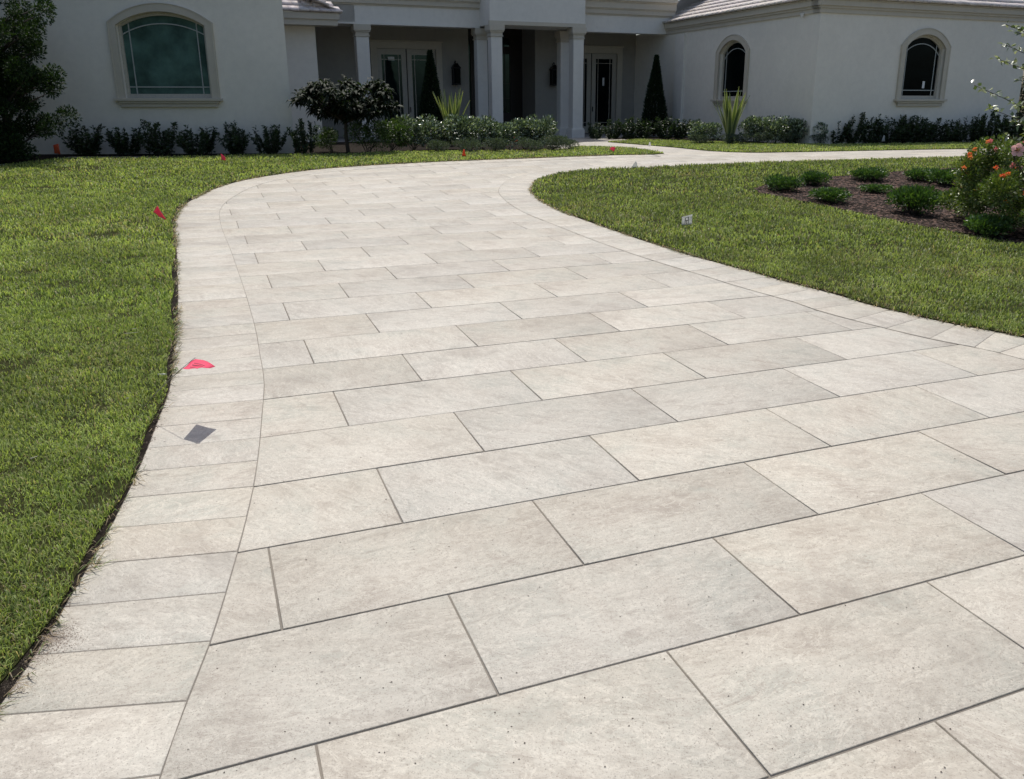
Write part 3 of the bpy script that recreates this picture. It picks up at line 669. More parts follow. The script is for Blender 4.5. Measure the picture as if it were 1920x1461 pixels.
def strip_path(mb, fr, pts, w_, o0, o1):
    pts = np.array(pts); t = np.gradient(pts, axis=0); t /= np.linalg.norm(t, axis=1)[:, None]; nn = np.stack([-t[:, 1], t[:, 0]], 1)*w_/2
    a = pts+nn; b = pts-nn; n = len(pts)
    V = [fr(*p, o1) for p in a]+[fr(*p, o1) for p in b]+[fr(*p, o0) for p in a]+[fr(*p, o0) for p in b]; F = []
    for i in range(n-1):
        F += [(i, i+1, n+i+1, n+i), (i, 2*n+i, 2*n+i+1, i+1), (n+i, n+i+1, 3*n+i+1, 3*n+i)]
    mb.add(V, F)
def arched_window(fr, op, trimw, gm, label, bars=True, sticker_or_glint=None):
    """op: s0, s1, z0, zs, rise of the wall opening"""
    s0, s1, z0, zs, rise = op; O = arch(*op)
    tr = MB(); out = arch(s0-trimw, s1+trimw, z0, zs+trimw*.35, rise+trimw*.65)
    ring(tr, fr, out, O, -.02, .055); ring(tr, fr, arch(s0-trimw-.001, s1+trimw+.001, z0, zs+trimw*.35, rise+trimw*.65), arch(s0-trimw+.035, s1+trimw-.035, z0+.001, zs+trimw*.30, rise+trimw*.62), -.02, .07)
    w_ = tr.build('window', M['trim'], house, 0); w_['label'] = label
    f = MB(); fw = .085; I = arch(s0+fw, s1-fw, z0+fw*1.3, zs-fw*.2, rise-fw*.8)
    ring(f, fr, arch(s0+.002, s1-.002, z0+.002, zs-.002, rise-.002), I, -.20, -.12); f.build('window_frame', M['frame'], w_)
    g_ = MB(); g_.add([fr(a, b, -.165) for a, b in I], [tuple(range(len(I)))]); g_.build('pane', gm, w_)
    if bars:
        mu = MB(); gi = .115*(s1-s0)/1.9+.04; a0, a1, b0, bz = s0+fw, s1-fw, z0+fw*1.3, zs-fw*.2
        top = arch(a0, a1, b0, bz, rise-fw*.8); c = (a0+a1)/2
        inner = [(x, z-.19) for x, z in top[2:]]
        strip_path(mu, fr, inner, .026, -.16, -.142)
        def ztop(x): xs_ = [p[0] for p in top[2:]][::-1]; zs_ = [p[1] for p in top[2:]][::-1]; return float(np.interp(x, xs_, zs_))
        for x in (a0+gi, a1-gi): mu.boxf(fr, x-.013, x+.013, b0, ztop(x)-.004, -.16, -.1435)
        mu.boxf(fr, a0, a1, b0+.16, b0+.186, -.16, -.145); mu.build('muntins', M['muntin'], w_)
    sl_ = MB(); zb = z0
    sl_.boxf(fr, s0-trimw-.06, s1+trimw+.06, zb-.07, zb+.0, -.02, .15)
    sl_.boxf(fr, s0-trimw+.03, s1+trimw-.03, zb-.13, zb-.072, -.02, .11)
    sl_.boxf(fr, s0-trimw+.08, s1+trimw-.08, zb-.22, zb-.132, -.02, .075)
    sl_.build('sill', M['trim'], w_, .006)
    if sticker_or_glint:
        a, b, c, d = sticker_or_glint; MB().boxf(fr, a, b, c, d, -.163, -.160).build('sticker_or_glint', M['white'], w_)
    return w_
# openings
opL = (-4.17, -1.95, 2.03, 3.81, .33)
opS = (-27.45, -25.80, 2.03, 3.62, .42)
opR = (21.55, 23.25, 2.03, 3.62, .42)
wall('wall', FL, [(-16, .2), (.05, .2), (.05, EH+.1), (-16, EH+.1)], [arch(*opL)], M['stucco'])
wall('wall', FR, [(UR, .2), (27.0, .2), (27.0, EH+.1), (UR, EH+.1)], [arch(*opR)], M['stucco'])
wall('wall', FS, [(-VB-1.5, .2), (-VR, .2), (-VR, EH+.1), (-VB-1.5, EH+.1)], [arch(*opS)], M['stucco'])
arched_window(FL, opL, .20, M['tealreflection'], 'wide arched window with teal reflections and heavy stone surround')
arched_window(FR, opR, .19, M['glass'], 'dark arched window with small white paper label on right wing front', sticker_or_glint=(22.62, 22.72, 2.38, 2.60))
arched_window(FS, opS, .19, M['glass'], 'dark arched window on the wall facing the porch side', sticker_or_glint=(-26.06, -25.98, 2.95, 3.2))  # the white mark on this pane paints in a reflection
# section beside the left wing, porch back walls with door recess
wall('wall', FH(30.3), [(-1, .2), (4.05, .2), (4.05, 4.36), (-1, 4.36)], [], M['stucco'])
MB().add([W(4.05, 30.3, .2), W(4.05, 34.2, .2), W(4.05, 34.2, 4.6), W(4.05, 30.3, 4.6)], [(0, 1, 2, 3)]).build('wall', M['shaded_stucco'], house)
FB = FH(VB)
dl = [(6.80, ZF), (9.15, ZF), (9.15, 3.93), (6.80, 3.93)]
dr = [(14.80, ZF), (17.17, ZF), (17.17, 3.93), (14.80, 3.93)]
rec = [(10.5, ZF-.01), (13.38, ZF-.01), (13.38, 4.98), (10.5, 4.98)]
wall('wall', FB, [(4.05, .2), (UR, .2), (UR, 5.3), (4.05, 5.3)], [dl, dr, rec], M['shaded_stucco'], .14)
RD = 1.55
MB().boxh(4.1, 10.45, VB+.145, VB+.3, .2, 5.0).boxh(13.5, UR, VB+.145, VB+.3, .2, 5.0).build('dark_backing', M['darkwood'], house)  # dark backing added to block bright sky showing through the door gaps
rc = MB()
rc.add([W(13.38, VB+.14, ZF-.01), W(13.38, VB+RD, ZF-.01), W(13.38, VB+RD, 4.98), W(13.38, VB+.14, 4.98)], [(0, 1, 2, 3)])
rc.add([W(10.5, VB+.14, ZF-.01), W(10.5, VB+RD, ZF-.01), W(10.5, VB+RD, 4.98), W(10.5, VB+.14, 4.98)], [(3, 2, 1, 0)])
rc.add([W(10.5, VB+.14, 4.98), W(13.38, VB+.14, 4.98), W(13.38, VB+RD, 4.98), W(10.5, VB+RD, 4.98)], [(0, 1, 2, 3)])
rc.build('entry_recess', M['shaded_stucco'], house)
# front door: dark wood with glazed panels, sidelights, transom
FD = FH(VB+RD-.02); door = MB()
A_ = [(10.5, ZF), (13.38, ZF), (13.38, 4.98), (10.5, 4.98)]
panes = [[(11.55, 1.5), (12.0, 1.5), (12.0, 3.9), (11.55, 3.9)], [(12.36, 1.5), (12.82, 1.5), (12.82, 3.9), (12.36, 3.9)], [(11.6, 4.2), (12.82, 4.2), (12.82, 4.55), (11.6, 4.55)], [(10.75, 1.2), (11.05, 1.2), (11.05, 4.5), (10.75, 4.5)]]
fd = wall('front_door', FD, A_, panes, M['darkwood'], .06); fd['label'] = 'dark wood entry door with tall glass panes'
gl_ = MB()
for p in panes: gl_.add([FD(a, b, -.05) for a, b in p], [(0, 1, 2, 3)])
gl_.build('pane', M['doorglass'], fd)
mu = MB()
for p in panes[:2]:
    (a0, b0), (a1, _), (_, b1), _ = p; c = (a0+a1)/2
    mu.boxf(FD, c-.012, c+.012, b0, b1, -.048, -.03)
    for z in np.linspace(b0, b1, 5)[1:-1]: mu.boxf(FD, a0, a1, z-.012, z+.012, -.048, -.031)
mu.build('muntins', M['darkwood'], fd)
MB().boxf(FD, 12.20, 12.23, 1.45, 1.95, .03, .055).build('handle', M['blackmetal'], fd)
# glazed double doors
def french(s0, s1, label, gm):
    F_ = FB; tr = MB(); zt = 3.93
    for a, b in ((s0-.24, s0), (s1, s1+.24)): tr.boxf(F_, a, b, ZF, zt+.24, -.01, .05)
    tr.boxf(F_, s0, s1, zt, zt+.24, -.01, .0495)
    tr.boxf(F_, s0-.28, s1+.28, zt+.241, zt+.30, -.01, .09)
    d_ = tr.build('glazed_door', M['trim'], house, .005); d_['label'] = label
    c = (s0+s1)/2
    for a, b in ((s0, c-.02), (c+.02, s1)):
        lf = MB(); st = .19
        lf.boxf(F_, a+.003, a+st, ZF+.02, zt-.003, -.12, -.06); lf.boxf(F_, b-st, b-.003, ZF+.02, zt-.003, -.12, -.06)
        lf.boxf(F_, a+st, b-st, zt-.22, zt-.003, -.12, -.062); lf.boxf(F_, a+st, b-st, ZF+.02, ZF+.30, -.12, -.062)
        lo = lf.build('door_leaf', M['frame'], d_)
    for a, b in ((s0, c-.02), (c+.02, s1)):
        g_ = MB(); g_.add([F_(a+st, ZF+.3, -.095), F_(b-st, ZF+.3, -.095), F_(b-st, zt-.22, -.095), F_(a+st, zt-.22, -.095)], [(0, 1, 2, 3)]); g_.build('pane', gm, d_)
        mu = MB()
        for x in (a+st+.11, b-st-.11): mu.boxf(F_, x-.012, x+.012, ZF+.3, zt-.22, -.092, -.078)
        for z in (ZF+.46, zt-.40): mu.boxf(F_, a+st, b-st, z-.012, z+.012, -.092, -.0775)
        mu.build('muntins', M['frame'], d_)
    MB().boxf(F_, c+.06, c+.085, 1.55, 1.75, -.06, -.01).build('handle', M['blackmetal'], d_)
    return d_
d1 = french(6.80, 9.15, 'cream glazed double door behind the left porch', M['doorglass'])
d2 = french(14.80, 17.17, 'cream glazed double door in shade behind the right porch', M['glass'])
MB().boxf(FB, 7.25, 7.50, 3.50, 3.63, -.090, -.086).build('sticker_or_glint', M['white'], d1)
MB().boxf(FB, 16.53, 16.62, 2.62, 2.95, -.090, -.086).build('sticker_or_glint', M['white'], d2)
# porch floor and steps
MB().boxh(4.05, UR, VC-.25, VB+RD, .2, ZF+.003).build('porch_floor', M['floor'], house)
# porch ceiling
MB().boxh(4.0, UR, VS+.3, VB+.12, 5.04, 5.12).build('porch_ceiling', M['shaded_stucco'], house)
# columns
def column(u0, v0, w_, zt, base=True):
    c = MB().boxh(u0, u0+w_, v0, v0+w_, ZF, zt-.40).build('column', M['column'], house, .012)
    cp = MB()
    for a, b, e in ((zt-.40, zt-.36, .035), (zt-.36, zt-.25, .012), (zt-.25, zt-.20, .05), (zt-.20, zt-.002, .075)):
        cp.boxh(u0-e, u0+w_+e, v0-e, v0+w_+e, a, b)
    cp.build('capital', M['trim'], c, .006)
    if base:
        bs_ = MB().boxh(u0-.06, u0+w_+.06, v0-.06, v0+w_+.06, ZF, ZF+.30); bs_.boxh(u0-.035, u0+w_+.035, v0-.035, v0+w_+.035, ZF+.30, ZF+.35)
        bs_.build('plinth', M['column'], c, .006)
BH = 4.56
column(5.58, VS, .45, BH-.01)
column(10.17, VC, .42, BH+.03)
column(10.02, VS, .40, BH-.01)
column(13.40, VC, .42, BH+.03)
column(13.40, VS, .40, BH-.01)
# beams with cornice, central bay
def beam(u0, u1, v0):
    b = MB().boxh(u0, u1, v0, v0+.45, BH-.01, BH+.62)
    b.boxh(u0, u1, v0-.03, v0, BH-.01, BH+.05)
    b.build('beam', M['column'], house)
    c = MB(); z = BH+.62
    for dz, e in ((.05, .04), (.16, .09), (.04, .12), (.22, .16), (.05, .20), (.26, .27), (.05, .31)):
        c.boxh(u0, u1, v0-e, v0+.42, z, z+dz-.001); z += dz
    c.build('cornice', M['trim'], house)
beam(4.72, 10.13, VS); beam(13.86, UR+.3, VS)
MB().boxh(10.13, 13.86, VC, VS+.45, BH+.04, 8.4).build('entry_gable', M['column'], house)
MB().boxh(10.11, 13.88, VC-.02, VC+.1, BH+.03, BH+.16).build('trim_band', M['trim'], house)
# left end of the porch block
MB().boxh(4.72, 5.58, VS+.0, VS+1.2, BH+.0, 6.2).build('porch_end_wall', M['column'], house)
# wing pilaster
MB().boxh(UR-.10, UR+.05, VS-1.5, VS-.85, ZF, EH-.12).build('pilaster', M['column'], house)
# fascia of the wings (stepped)
def fascia(fr, s0, s1, z, ends=(0, 0)):
    f = MB()
    for za, zb, e in ((z, z+.13, .05), (z+.131, z+.20, .09), (z+.201, z+.36, .14), (z+.361, z+.40, .17)):
        f.boxf(fr, s0-ends[0]*e, s1+ends[1]*e, za, zb, -.3, e)
    return f.build('fascia', M['trim'], house)
fascia(FR, UR-.0, 27.4, EH-.05, (1, 1)); fascia(FS, -VS-.05, -VR-.0, EH-.05, (0, 0)); fascia(FL, -16, .05, EH+.02, (1, 1))
F30 = FH(29.7)
fs2 = MB(); fs2.boxf(F30, 2.2, 4.72, 4.34, 4.52, -.6, .0); fs2.boxf(F30, 2.2, 4.78, 4.521, 4.72, -.6, .05); fs2.build('fascia', M['trim'], house)
# roof tiles: courses of flat tiles
def courses(name, A0, A1, up, ncour, expo=.46, tw=.33, shrinkL=0., shrinkR=0.):
    """A0->A1 eave line (left to right seen from outside), up = unit vector up the slope"""
    A0, A1, up = Vector(A0), Vector(A1), Vector(up).normalized(); e = (A1-A0).normalized(); Ln_ = (A1-A0).length; nrm = e.cross(up).normalized()
    if nrm.z < 0: nrm = -nrm
    V = []; F = []; Cc = []
    for r in range(ncour):
        x = shrinkL*r*expo-(tw*.5 if r % 2 else 0); xe = Ln_-shrinkR*r*expo
        while x < xe:
            a = max(x+.004, shrinkL*r*expo); b = min(x+tw-.004, xe); x += tw
            if b-a < .03: continue
            j = rng.uniform(-.004, .004); lo = A0+up*(r*expo-.03+rng.uniform(-.006, .006)); hi = A0+up*(r*expo+expo+.02)
            P = [lo+e*a+nrm*.005, lo+e*b+nrm*.005, hi+e*b+nrm*.0, hi+e*a+nrm*.0, lo+e*a+nrm*(.078+j), lo+e*b+nrm*(.078+j), hi+e*b+nrm*.018, hi+e*a+nrm*.018]
            n0 = len(V); V += [tuple(p) for p in P]; F += [[n0+k for k in f] for f in ((4, 5, 6, 7), (0, 1, 5, 4), (1, 2, 6, 5), (0, 4, 7, 3), (3, 2, 1, 0))]
            c = np.array([.74, .69, .65])*rng.uniform(.88, 1.08)*np.array([1, rng.uniform(.95, 1), rng.uniform(.92, 1)]); Cc += [c]*8
    return npmesh(name, V, F, M['tile'], np.array(Cc), parent=house)
sl_a = math.atan(5.5/12); cu, su = math.cos(sl_a), math.sin(sl_a); zr = EH+.36
# right wing, slope facing the porch side (-u): eave from back to front
uo = UR-.20
courses('roof', W(uo, VS+.6, zr), W(uo, VR-.20, zr), (CT*cu, ST*cu, su), 16, shrinkR=1/1.0*cu)
courses('roof', W(uo, VR-.20, zr), W(27.6, VR-.20, zr), (-ST*cu, CT*cu, su), 12, shrinkL=cu)
# underlay so that no light leaks
def tri(name, pts, m):
    return MB().add(pts, [tuple(range(len(pts)))]).build(name, m, house)
ru = uo+4.6; rz = zr+4.6*math.tan(sl_a)-.03
tri('roof_deck', [W(uo, VR-.2, zr-.02), W(uo, VS+4, zr-.02), W(ru, VS+4, rz), W(ru, VR+4.4, rz)], M['trim'])
tri('roof_deck', [W(uo, VR-.2, zr-.02), W(27.6, VR-.2, zr-.02), W(23., VR+4.4, rz), W(ru, VR+4.4, rz)], M['trim'])
tri('roof_deck', [W(27.6, VR-.2, zr-.02), W(27.6, VS+4, zr-.02), W(23, VS+4, rz), W(23, VR+4.4, rz)], M['trim'])
wall('wall', FH(VR+12), [(20, .2), (27.0, .2), (27.0, EH+.1), (20, EH+.1)], [], M['stucco'])
MB().add([W(27.0, VR, .2), W(27.0, VR+12, .2), W(27.0, VR+12, EH+.3), W(27.0, VR, EH+.3)], [(0, 1, 2, 3)]).build('wall', M['stucco'], house)
# small roof beside the left wing
courses('roof', W(1.2, 29.62, 4.74), W(4.85, 29.62, 4.74), (-ST*cu, CT*cu, su), 7, shrinkR=.35)
tri('roof_deck', [W(1.2, 29.62, 4.72), W(4.85, 29.62, 4.72), W(3.9, 32.4, 4.72+2.78*math.tan(sl_a)), W(1.2, 32.4, 4.72+2.78*math.tan(sl_a))], M['trim'])
courses('roof', W(4.85, 29.62, 4.74), W(4.85, 32.4, 4.74), (-CT*cu, -ST*cu, su), 3)
# left wing roof and the main roof behind the porch
p0 = FL(-16, EH+.42, .17); p1 = FL(.22, EH+.42, .17)
tri('roof_deck', [p0, p1, W(-2.0, 33, 8.0), W(-12, 30, 8.0)], M['tile']); tri('roof_deck', [p1, W(.9, 34, EH+.42), W(-2.0, 33, 8.0)], M['tile'])
MB().add([FL(.05, .2, 0), W(-.2, 30.3, .2), W(-.2, 30.3, EH+.4), FL(.05, EH+.4, 0)], [(0, 1, 2, 3)]).build('wall', M['stucco'], house)
tri('roof_deck', [W(4.4, VS-.2, 6.15), W(UR+6, VS-.2, 6.15), W(UR+6, VS+8, 9.6), W(4.4, VS+8, 9.6)], M['tile'])
tri('roof_deck', [W(4.4, VS-.2, 6.15), W(4.4, VS+8, 9.6), W(4.4, VS+8, 3)], M['tile'])
tri('gable', [W(10.0, VC-.3, 8.4), W(13.98, VC-.3, 8.4), W(12, VC-.2, 9.5)], M['column'])
tri('roof_deck', [W(9.8, VC-.3, 8.38), W(12, VC-.3, 9.55), W(12, VS+9, 9.55), W(9.8, VS+9, 8.38)], M['tile'])
tri('roof_deck', [W(14.2, VC-.3, 8.38), W(12, VC-.3, 9.55), W(12, VS+9, 9.55), W(14.2, VS+9, 8.38)], M['tile'])
# lanterns
def lantern(u, label):
    F_ = FB; root = empty('wall_lantern', F_(u, 2.72, .0), label, 'lamp', 'black wall lanterns beside the entry'); z0 = 2.60
    b = MB(); b.boxf(F_, u-.09, u+.09, z0+.05, z0+.75, .0, .03); b.build('backplate', M['blackmetal'], root, .01)
    c = MB(); c.boxf(F_, u-.15, u+.15, z0, z0+.05, .06, .36)
    for a in (-.14, .12):
        for o in (.07, .33): c.boxf(F_, u+a, u+a+.02, z0+.05, z0+.62, o, o+.02)
    c.boxf(F_, u-.16, u+.16, z0+.62, z0+.66, .05, .37)
    top = [F_(u-.15, z0+.66, .06), F_(u+.15, z0+.66, .06), F_(u+.15, z0+.66, .36), F_(u-.15, z0+.66, .36)]; tt = [F_(u-.05, z0+.82, .15), F_(u+.05, z0+.82, .15), F_(u+.05, z0+.82, .26), F_(u-.05, z0+.82, .26)]
    c.prism(top, tt); c.tube([F_(u, z0+.80, .2), F_(u, z0+.90, .2), F_(u, z0+.92, .12), F_(u, z0+.84, .02)], .018, .018); c.build('cage', M['blackmetal'], root)
    g_ = MB(); g_.boxf(F_, u-.125, u+.125, z0+.055, z0+.615, .085, .335); g_.build('glass', M['glass'], root)
    MB().tube([F_(u, z0+.05, .21), F_(u, z0+.3, .21)], .02, .02).build('candle', M['white'], root)
lantern(10.05-.15, 'black wall lantern on the porch wall left of the entry'); lantern(14.15, 'black wall lantern on the porch wall right of the entry')
# security camera under the right eave
sc_ = FS(-VR-.75, EH-.06, .10); root = empty('security_camera', sc_, 'small white dome camera under the right wing eave corner', 'camera')
MB().box(-.05, .05, -.05, .05, 0, .05).build('mount', M['white'], root, .01, local=True)
bm_ = bpy.data.meshes.new('dome'); import bmesh
b_ = bmesh.new(); bmesh.ops.create_uvsphere(b_, u_segments=12, v_segments=8, radius=.055)
for v in b_.verts: v.co.z = v.co.z*.9-.02
b_.to_mesh(bm_); b_.free(); bm_.materials.append(M['white']); o = link(bpy.data.objects.new('dome', bm_)); o.parent = root
cypress(W(8.02, VS-.75, ZF), 3.05, .54, 'dark cone-shaped cypress before the left glazed porch door')
cypress(W(17.05, VS-1.0, ZF), 3.05, .56, 'dark cone-shaped cypress before the right porch corner')
# ------------------------------------------------------------------ trees
def clump_cloud(cl, n, fill=.35):
    cl = np.array(cl); w_ = cl[:, 3]**2.2; k = rng.choice(len(cl), n, p=w_/w_.sum()); d = rand_dir(n, .15); rad = cl[k, 3]*(fill+(1-fill)*rng.random(n)**.45)
    return cl[k, :3]+d*rad[:, None], d
def big_tree():
    x0, y0, z0 = g3(28, 303); root = empty('evergreen_tree', (x0, y0, z0), 'large dark evergreen with small glossy leaves at the left wing corner', 'tree')
    tr = MB(); cl = []
    prof = [(.4, .95), (.9, 1.15), (1.4, 1.05), (1.9, 1.05), (2.35, 1.25), (2.8, 1.4), (3.2, 1.15), (3.7, .75), (4.2, .55), (4.8, .5), (5.4, .3)]
    for z, r in prof:
        for k in range(26):
            a = rng.uniform(0, 2*np.pi); q = 1.12*r*rng.uniform(.15, 1.18); cl.append((q*math.cos(a)-.30, q*math.sin(a), z+rng.uniform(-.3, .3)+.1*q, rng.uniform(.12, .30)))
    tr.tube([(0, 0, -.05), (-.05, 0, 1.5), (-.1, .05, 3), (-.2, 0, 4.8)], .09, .03, 8)
    for c in cl[::2]: tr.tube([(-.05, 0, max(.25, c[2]-.6)), (c[0]*.5, c[1]*.5, c[2]-.25), (c[0], c[1], c[2])], .03, .008, 5)
    tr.build('trunk', M['bark'], root, local=True, smooth=True)
    n = 80000; P, d = clump_cloud(cl, n, .05); P[:, 2] = np.maximum(P[:, 2], .12)
    foliage('crown', P, d+rand_dir(n)*.9+[0, 0, .3], rand_dir(n, .8), rng.uniform(.05, .095, n), rng.uniform(.026, .042, n), [(.020, .042, .013), (.012, .027, .009), (.040, .072, .020)], M['matte'], root)
big_tree()
def droop_tree():
    x0, y0, z0 = g3(652, 287); root = empty('drooping_leaf_tree', (x0, y0, z0), 'small tree with long drooping dark leaves left of the porch', 'tree')
    tr = MB(); P = []; D = []; N = []
    fork = np.array([0, 0, .78]); tr.tube([(.02, 0, -.04), (-.02, .02, .4), tuple(fork)], .055, .042, 8)
    for k in range(62):
        a = 2.39996*k; r = 1.26*math.sqrt((k+.5)/62); z = .98+.98*math.sqrt(max(0, 1-(r/1.45)**2))*rng.choice([rng.uniform(.1, .5), rng.uniform(.8, 1.0)])
        e = np.array([r*math.cos(a)*1.0+.07, r*math.sin(a)*.75, z]); mid = fork*.45+e*.55+np.array([0, 0, .02])
        tr.tube([tuple(fork), tuple((fork+mid)/2), tuple(mid), tuple(e)], .026, .008, 5)
        m = 56; aa = rng.uniform(0, 2*np.pi, m); el = rng.uniform(-.45, .95, m)
        d = np.stack([np.cos(aa)*np.cos(el), np.sin(aa)*np.cos(el), np.sin(el)], 1); b = e[None]+rng.normal(0, .03, (m, 3))-np.stack([np.zeros(m), np.zeros(m), rng.uniform(0, .16, m)], 1)
        P.append(b); D.append(d); N.append(np.tile([0, 0, 1.], (m, 1))+rng.normal(0, .3, (m, 3)))
    tr.build('trunk', M['bark'], root, local=True, smooth=True); P, D, N = map(np.concatenate, (P, D, N)); n = len(P)
    # each leaf in two bent halves
    L = rng.uniform(.20, .32, n); Wd = rng.uniform(.055, .08, n); D = unit(D); S = unit(np.cross(D, N)); N = unit(np.cross(S, D))
    m1 = P+D*(L*.45)[:, None]; m2 = P+D*(L*.80)[:, None]-np.array([0, 0, 1.])*(L*.16)[:, None]; tip = P+D*(L*.98)[:, None]-np.array([0, 0, 1.])*(L*.42)[:, None]
    w_ = Wd[:, None]/2; V = np.stack([P, m1+S*w_, m2+S*w_*.8, tip, m2-S*w_*.8, m1-S*w_], 1).reshape(-1, 3); i = np.arange(n)[:, None]*6
    F = np.concatenate([i+np.array([[0, 1, 5]]), i+np.array([[1, 2, 4]]), i+np.array([[1, 4, 5]]), i+np.array([[2, 3, 4]])])
    npmesh('crown', V, F, M['matte'], np.repeat(pal(n, [(.014, .024, .012), (.020, .032, .015), (.010, .018, .009)]), 6, 0), parent=root, local=True)
droop_tree()
def hedge_tree():
    x0, y0 = W2(28.9, 24.3); root = empty('evergreen_tree', (x0, y0, ZF), 'tall dark evergreen just past the right wing corner', 'tree')
    MB().tube([(0, 0, -.1), (0, 0, 3.5), (0, 0, 5.5)], .12, .03, 8).build('trunk', M['bark'], root, local=True)
    cl = [(rng.uniform(-1.2, 1.2), rng.uniform(-1.2, 1.2), z, rng.uniform(.4, .7)) for z in np.linspace(.3, 5.6, 60)]
    n = 16000; P, d = clump_cloud(cl, n); foliage('crown', P, d+rand_dir(n), rand_dir(n, .8), rng.uniform(.08, .13, n), rng.uniform(.04, .06, n), [(.02, .038, .016), (.03, .05, .02)], M['leaf'], root)
hedge_tree()
def unseen_tree(x, y, h, lab='unseen broad dark tree added across the street for reflections in the arched windows', grp='unseen trees added across the street'):
    root = empty('unseen_tree', (x, y, -.4), lab, 'tree', grp)
    cl = []; tr = MB().tube([(0, 0, 0), (.1, 0, h*.4), (0, .1, h*.8)], .22, .06, 8)
    for k in range(40):
        d = rand_dir(1)[0]; q = rng.uniform(.35, .9); c = (d[0]*h*.42*q, d[1]*h*.35*q, h*.60+d[2]*h*.36*q, h*rng.uniform(.08, .14)); cl.append(c)
        if k % 4 == 0: tr.tube([(0, 0, h*.35), (c[0]*.5, c[1]*.5, h*.45), c[:3]], .06, .02, 5)
    tr.build('trunk', M['bark'], root, local=True); n = 7000; P, d = clump_cloud(cl, n)
    foliage('crown', P, d+rand_dir(n), rand_dir(n, .8), rng.uniform(.22, .4, n), rng.uniform(.14, .22, n), [(.04, .065, .02), (.06, .09, .03), (.03, .05, .018)], M['leaf'], root)
for x, y, h in ((-16.5, 16, 9), (-17, 10, 10), (-15, 4, 8.5), (-22, 14, 10)): unseen_tree(x, y, h, 'unseen tall broad tree added left of the front lawn to block sky light', 'unseen trees added left of the lawn')  # unseen, added to keep sky light off the porch-side wall
for x, y, h in ((-17, -22, 8.5), (-8, -25, 9), (3, -27, 8), (12, -24, 9), (23, -18, 8.5)): unseen_tree(x, y, h)  # unseen, added for window reflections and to dim the facade
# flowering bush at the right end of the mulch bed
def flower_bush():
    p = np.array([7.0, 11.9]); z0 = ter(*p)+.03; root = empty('flowering_bush', (p[0], p[1], z0), 'wide bush with orange flower clusters at the right end of the mulch bed', 'bush')
    cl = []; st = MB()
    for k in range(95):
        a = rng.uniform(0, 2*np.pi); r = 1.42*math.sqrt(rng.random()); top = 1.36*math.sqrt(max(.05, 1-(r/1.6)**2)); z = rng.uniform(.18, max(.25, top)); cl.append((r*math.cos(a)+.22, r*math.sin(a)*.85, z, rng.uniform(.12, .22)))
        if k % 2 == 0: st.tube([(rng.uniform(-.1, .1)+.2, rng.uniform(-.1, .1), 0), (r*.5*math.cos(a)+.2, r*.4*math.sin(a), z*.6), (r*math.cos(a)+.22, r*math.sin(a)*.85, z)], .012, .005, 5)
    st.build('stems', M['bark'], root, local=True)
    n = 42000; P, d = clump_cloud(cl, n, .1); P[:, 2] = np.maximum(P[:, 2], .03)
    foliage('foliage', P, d+rand_dir(n)*.8+[0, 0, .4], rand_dir(n, 1), rng.uniform(.034, .06, n), rng.uniform(.018, .03, n), [(.09, .14, .035), (.14, .20, .05), (.07, .11, .03), (.20, .24, .06), (.12, .19, .05)], M['leaf'], root)
    # flower heads
    top = [c for c in cl if c[2] > .32]
    for k in range(85):
        c = top[k % len(top)]; d = unit(np.array([rng.normal(-.15, .6), -abs(rng.normal(.6, .5)), rng.uniform(.4, 1.2)])); b = np.array(c[:3])+d*(c[3]*1.05+.045)
        m = 34; dd = rand_dir(m, .7); P = b+dd*rng.uniform(.004, .022, (m, 1)); foliage('flower_head', P, dd, rand_dir(m, 1), np.full(m, .026), np.full(m, .016), [[(.75, .16, .05), (.85, .28, .06), (.70, .10, .05)], [(.85, .38, .12), (.8, .25, .08)], [(.85, .35, .35), (.8, .25, .3)]][k % 3], M['petal'], root, var=.15)
    b = np.array([.0, -.62, 1.10]); fl = []  # hibiscus
    return root
fb = flower_bush()
def hibiscus(loc, face, size, c1, c2, label):
    root = empty('hibiscus_flower', loc, label, 'flower'); f = Vector(face).normalized(); a = f.orthogonal().normalized(); b = f.cross(a)
    for k in range(5):
        t0 = 2*math.pi*k/5; V = []; Cc = []
        for r_, wv in ((.05, .12), (.35, .42), (.7, .62), (.95, .5), (1.05, .22)):
            for s_ in (-1, -.4, .4, 1):
                t = t0+s_*wv*1.05; rr = size*r_*(1-.06*abs(s_)); q = f*(size*.55*r_**1.5*.4+(.012*math.sin(s_*5+r_*8)))+a*rr*math.cos(t)+b*rr*math.sin(t); V.append(tuple(q)); Cc.append(c2 if r_ < .3 else c1)
        F = [(i*4+j, i*4+j+1, i*4+j+5, i*4+j+4) for i in range(4) for j in range(3)]; npmesh('petal', V, F, M['petal'], np.array(Cc), True, root, True)
    MB().tube([(0, 0, 0), tuple(f*size*.5), tuple(f*size*.95+Vector((0, 0, .01)))], .004, .006, 6).build('stamen', M['yellow'], root, local=True)
    sb = MB().tube([(0, 0, 0), tuple(-f*.08+Vector((0, 0, -.02))), tuple(-f*.12+Vector((.02, 0, -.16)))], .004, .004, 5).build('stalk', M['bark'], root, local=True)
M['yellow'] = plain('yellow', (.7, .5, .08), .6)
def Pd(px, py, Y):
    d = ray(px, py); t = Y/d[1]; return (d[0]*t, Y, CAMH+d[2]*t)
hibiscus(Pd(1908, 282, 10.7), (-.25, -1, .25), .085, (.95, .58, .56), (.60, .02, .10), 'large pale pink hibiscus flower above the orange flowering bush')
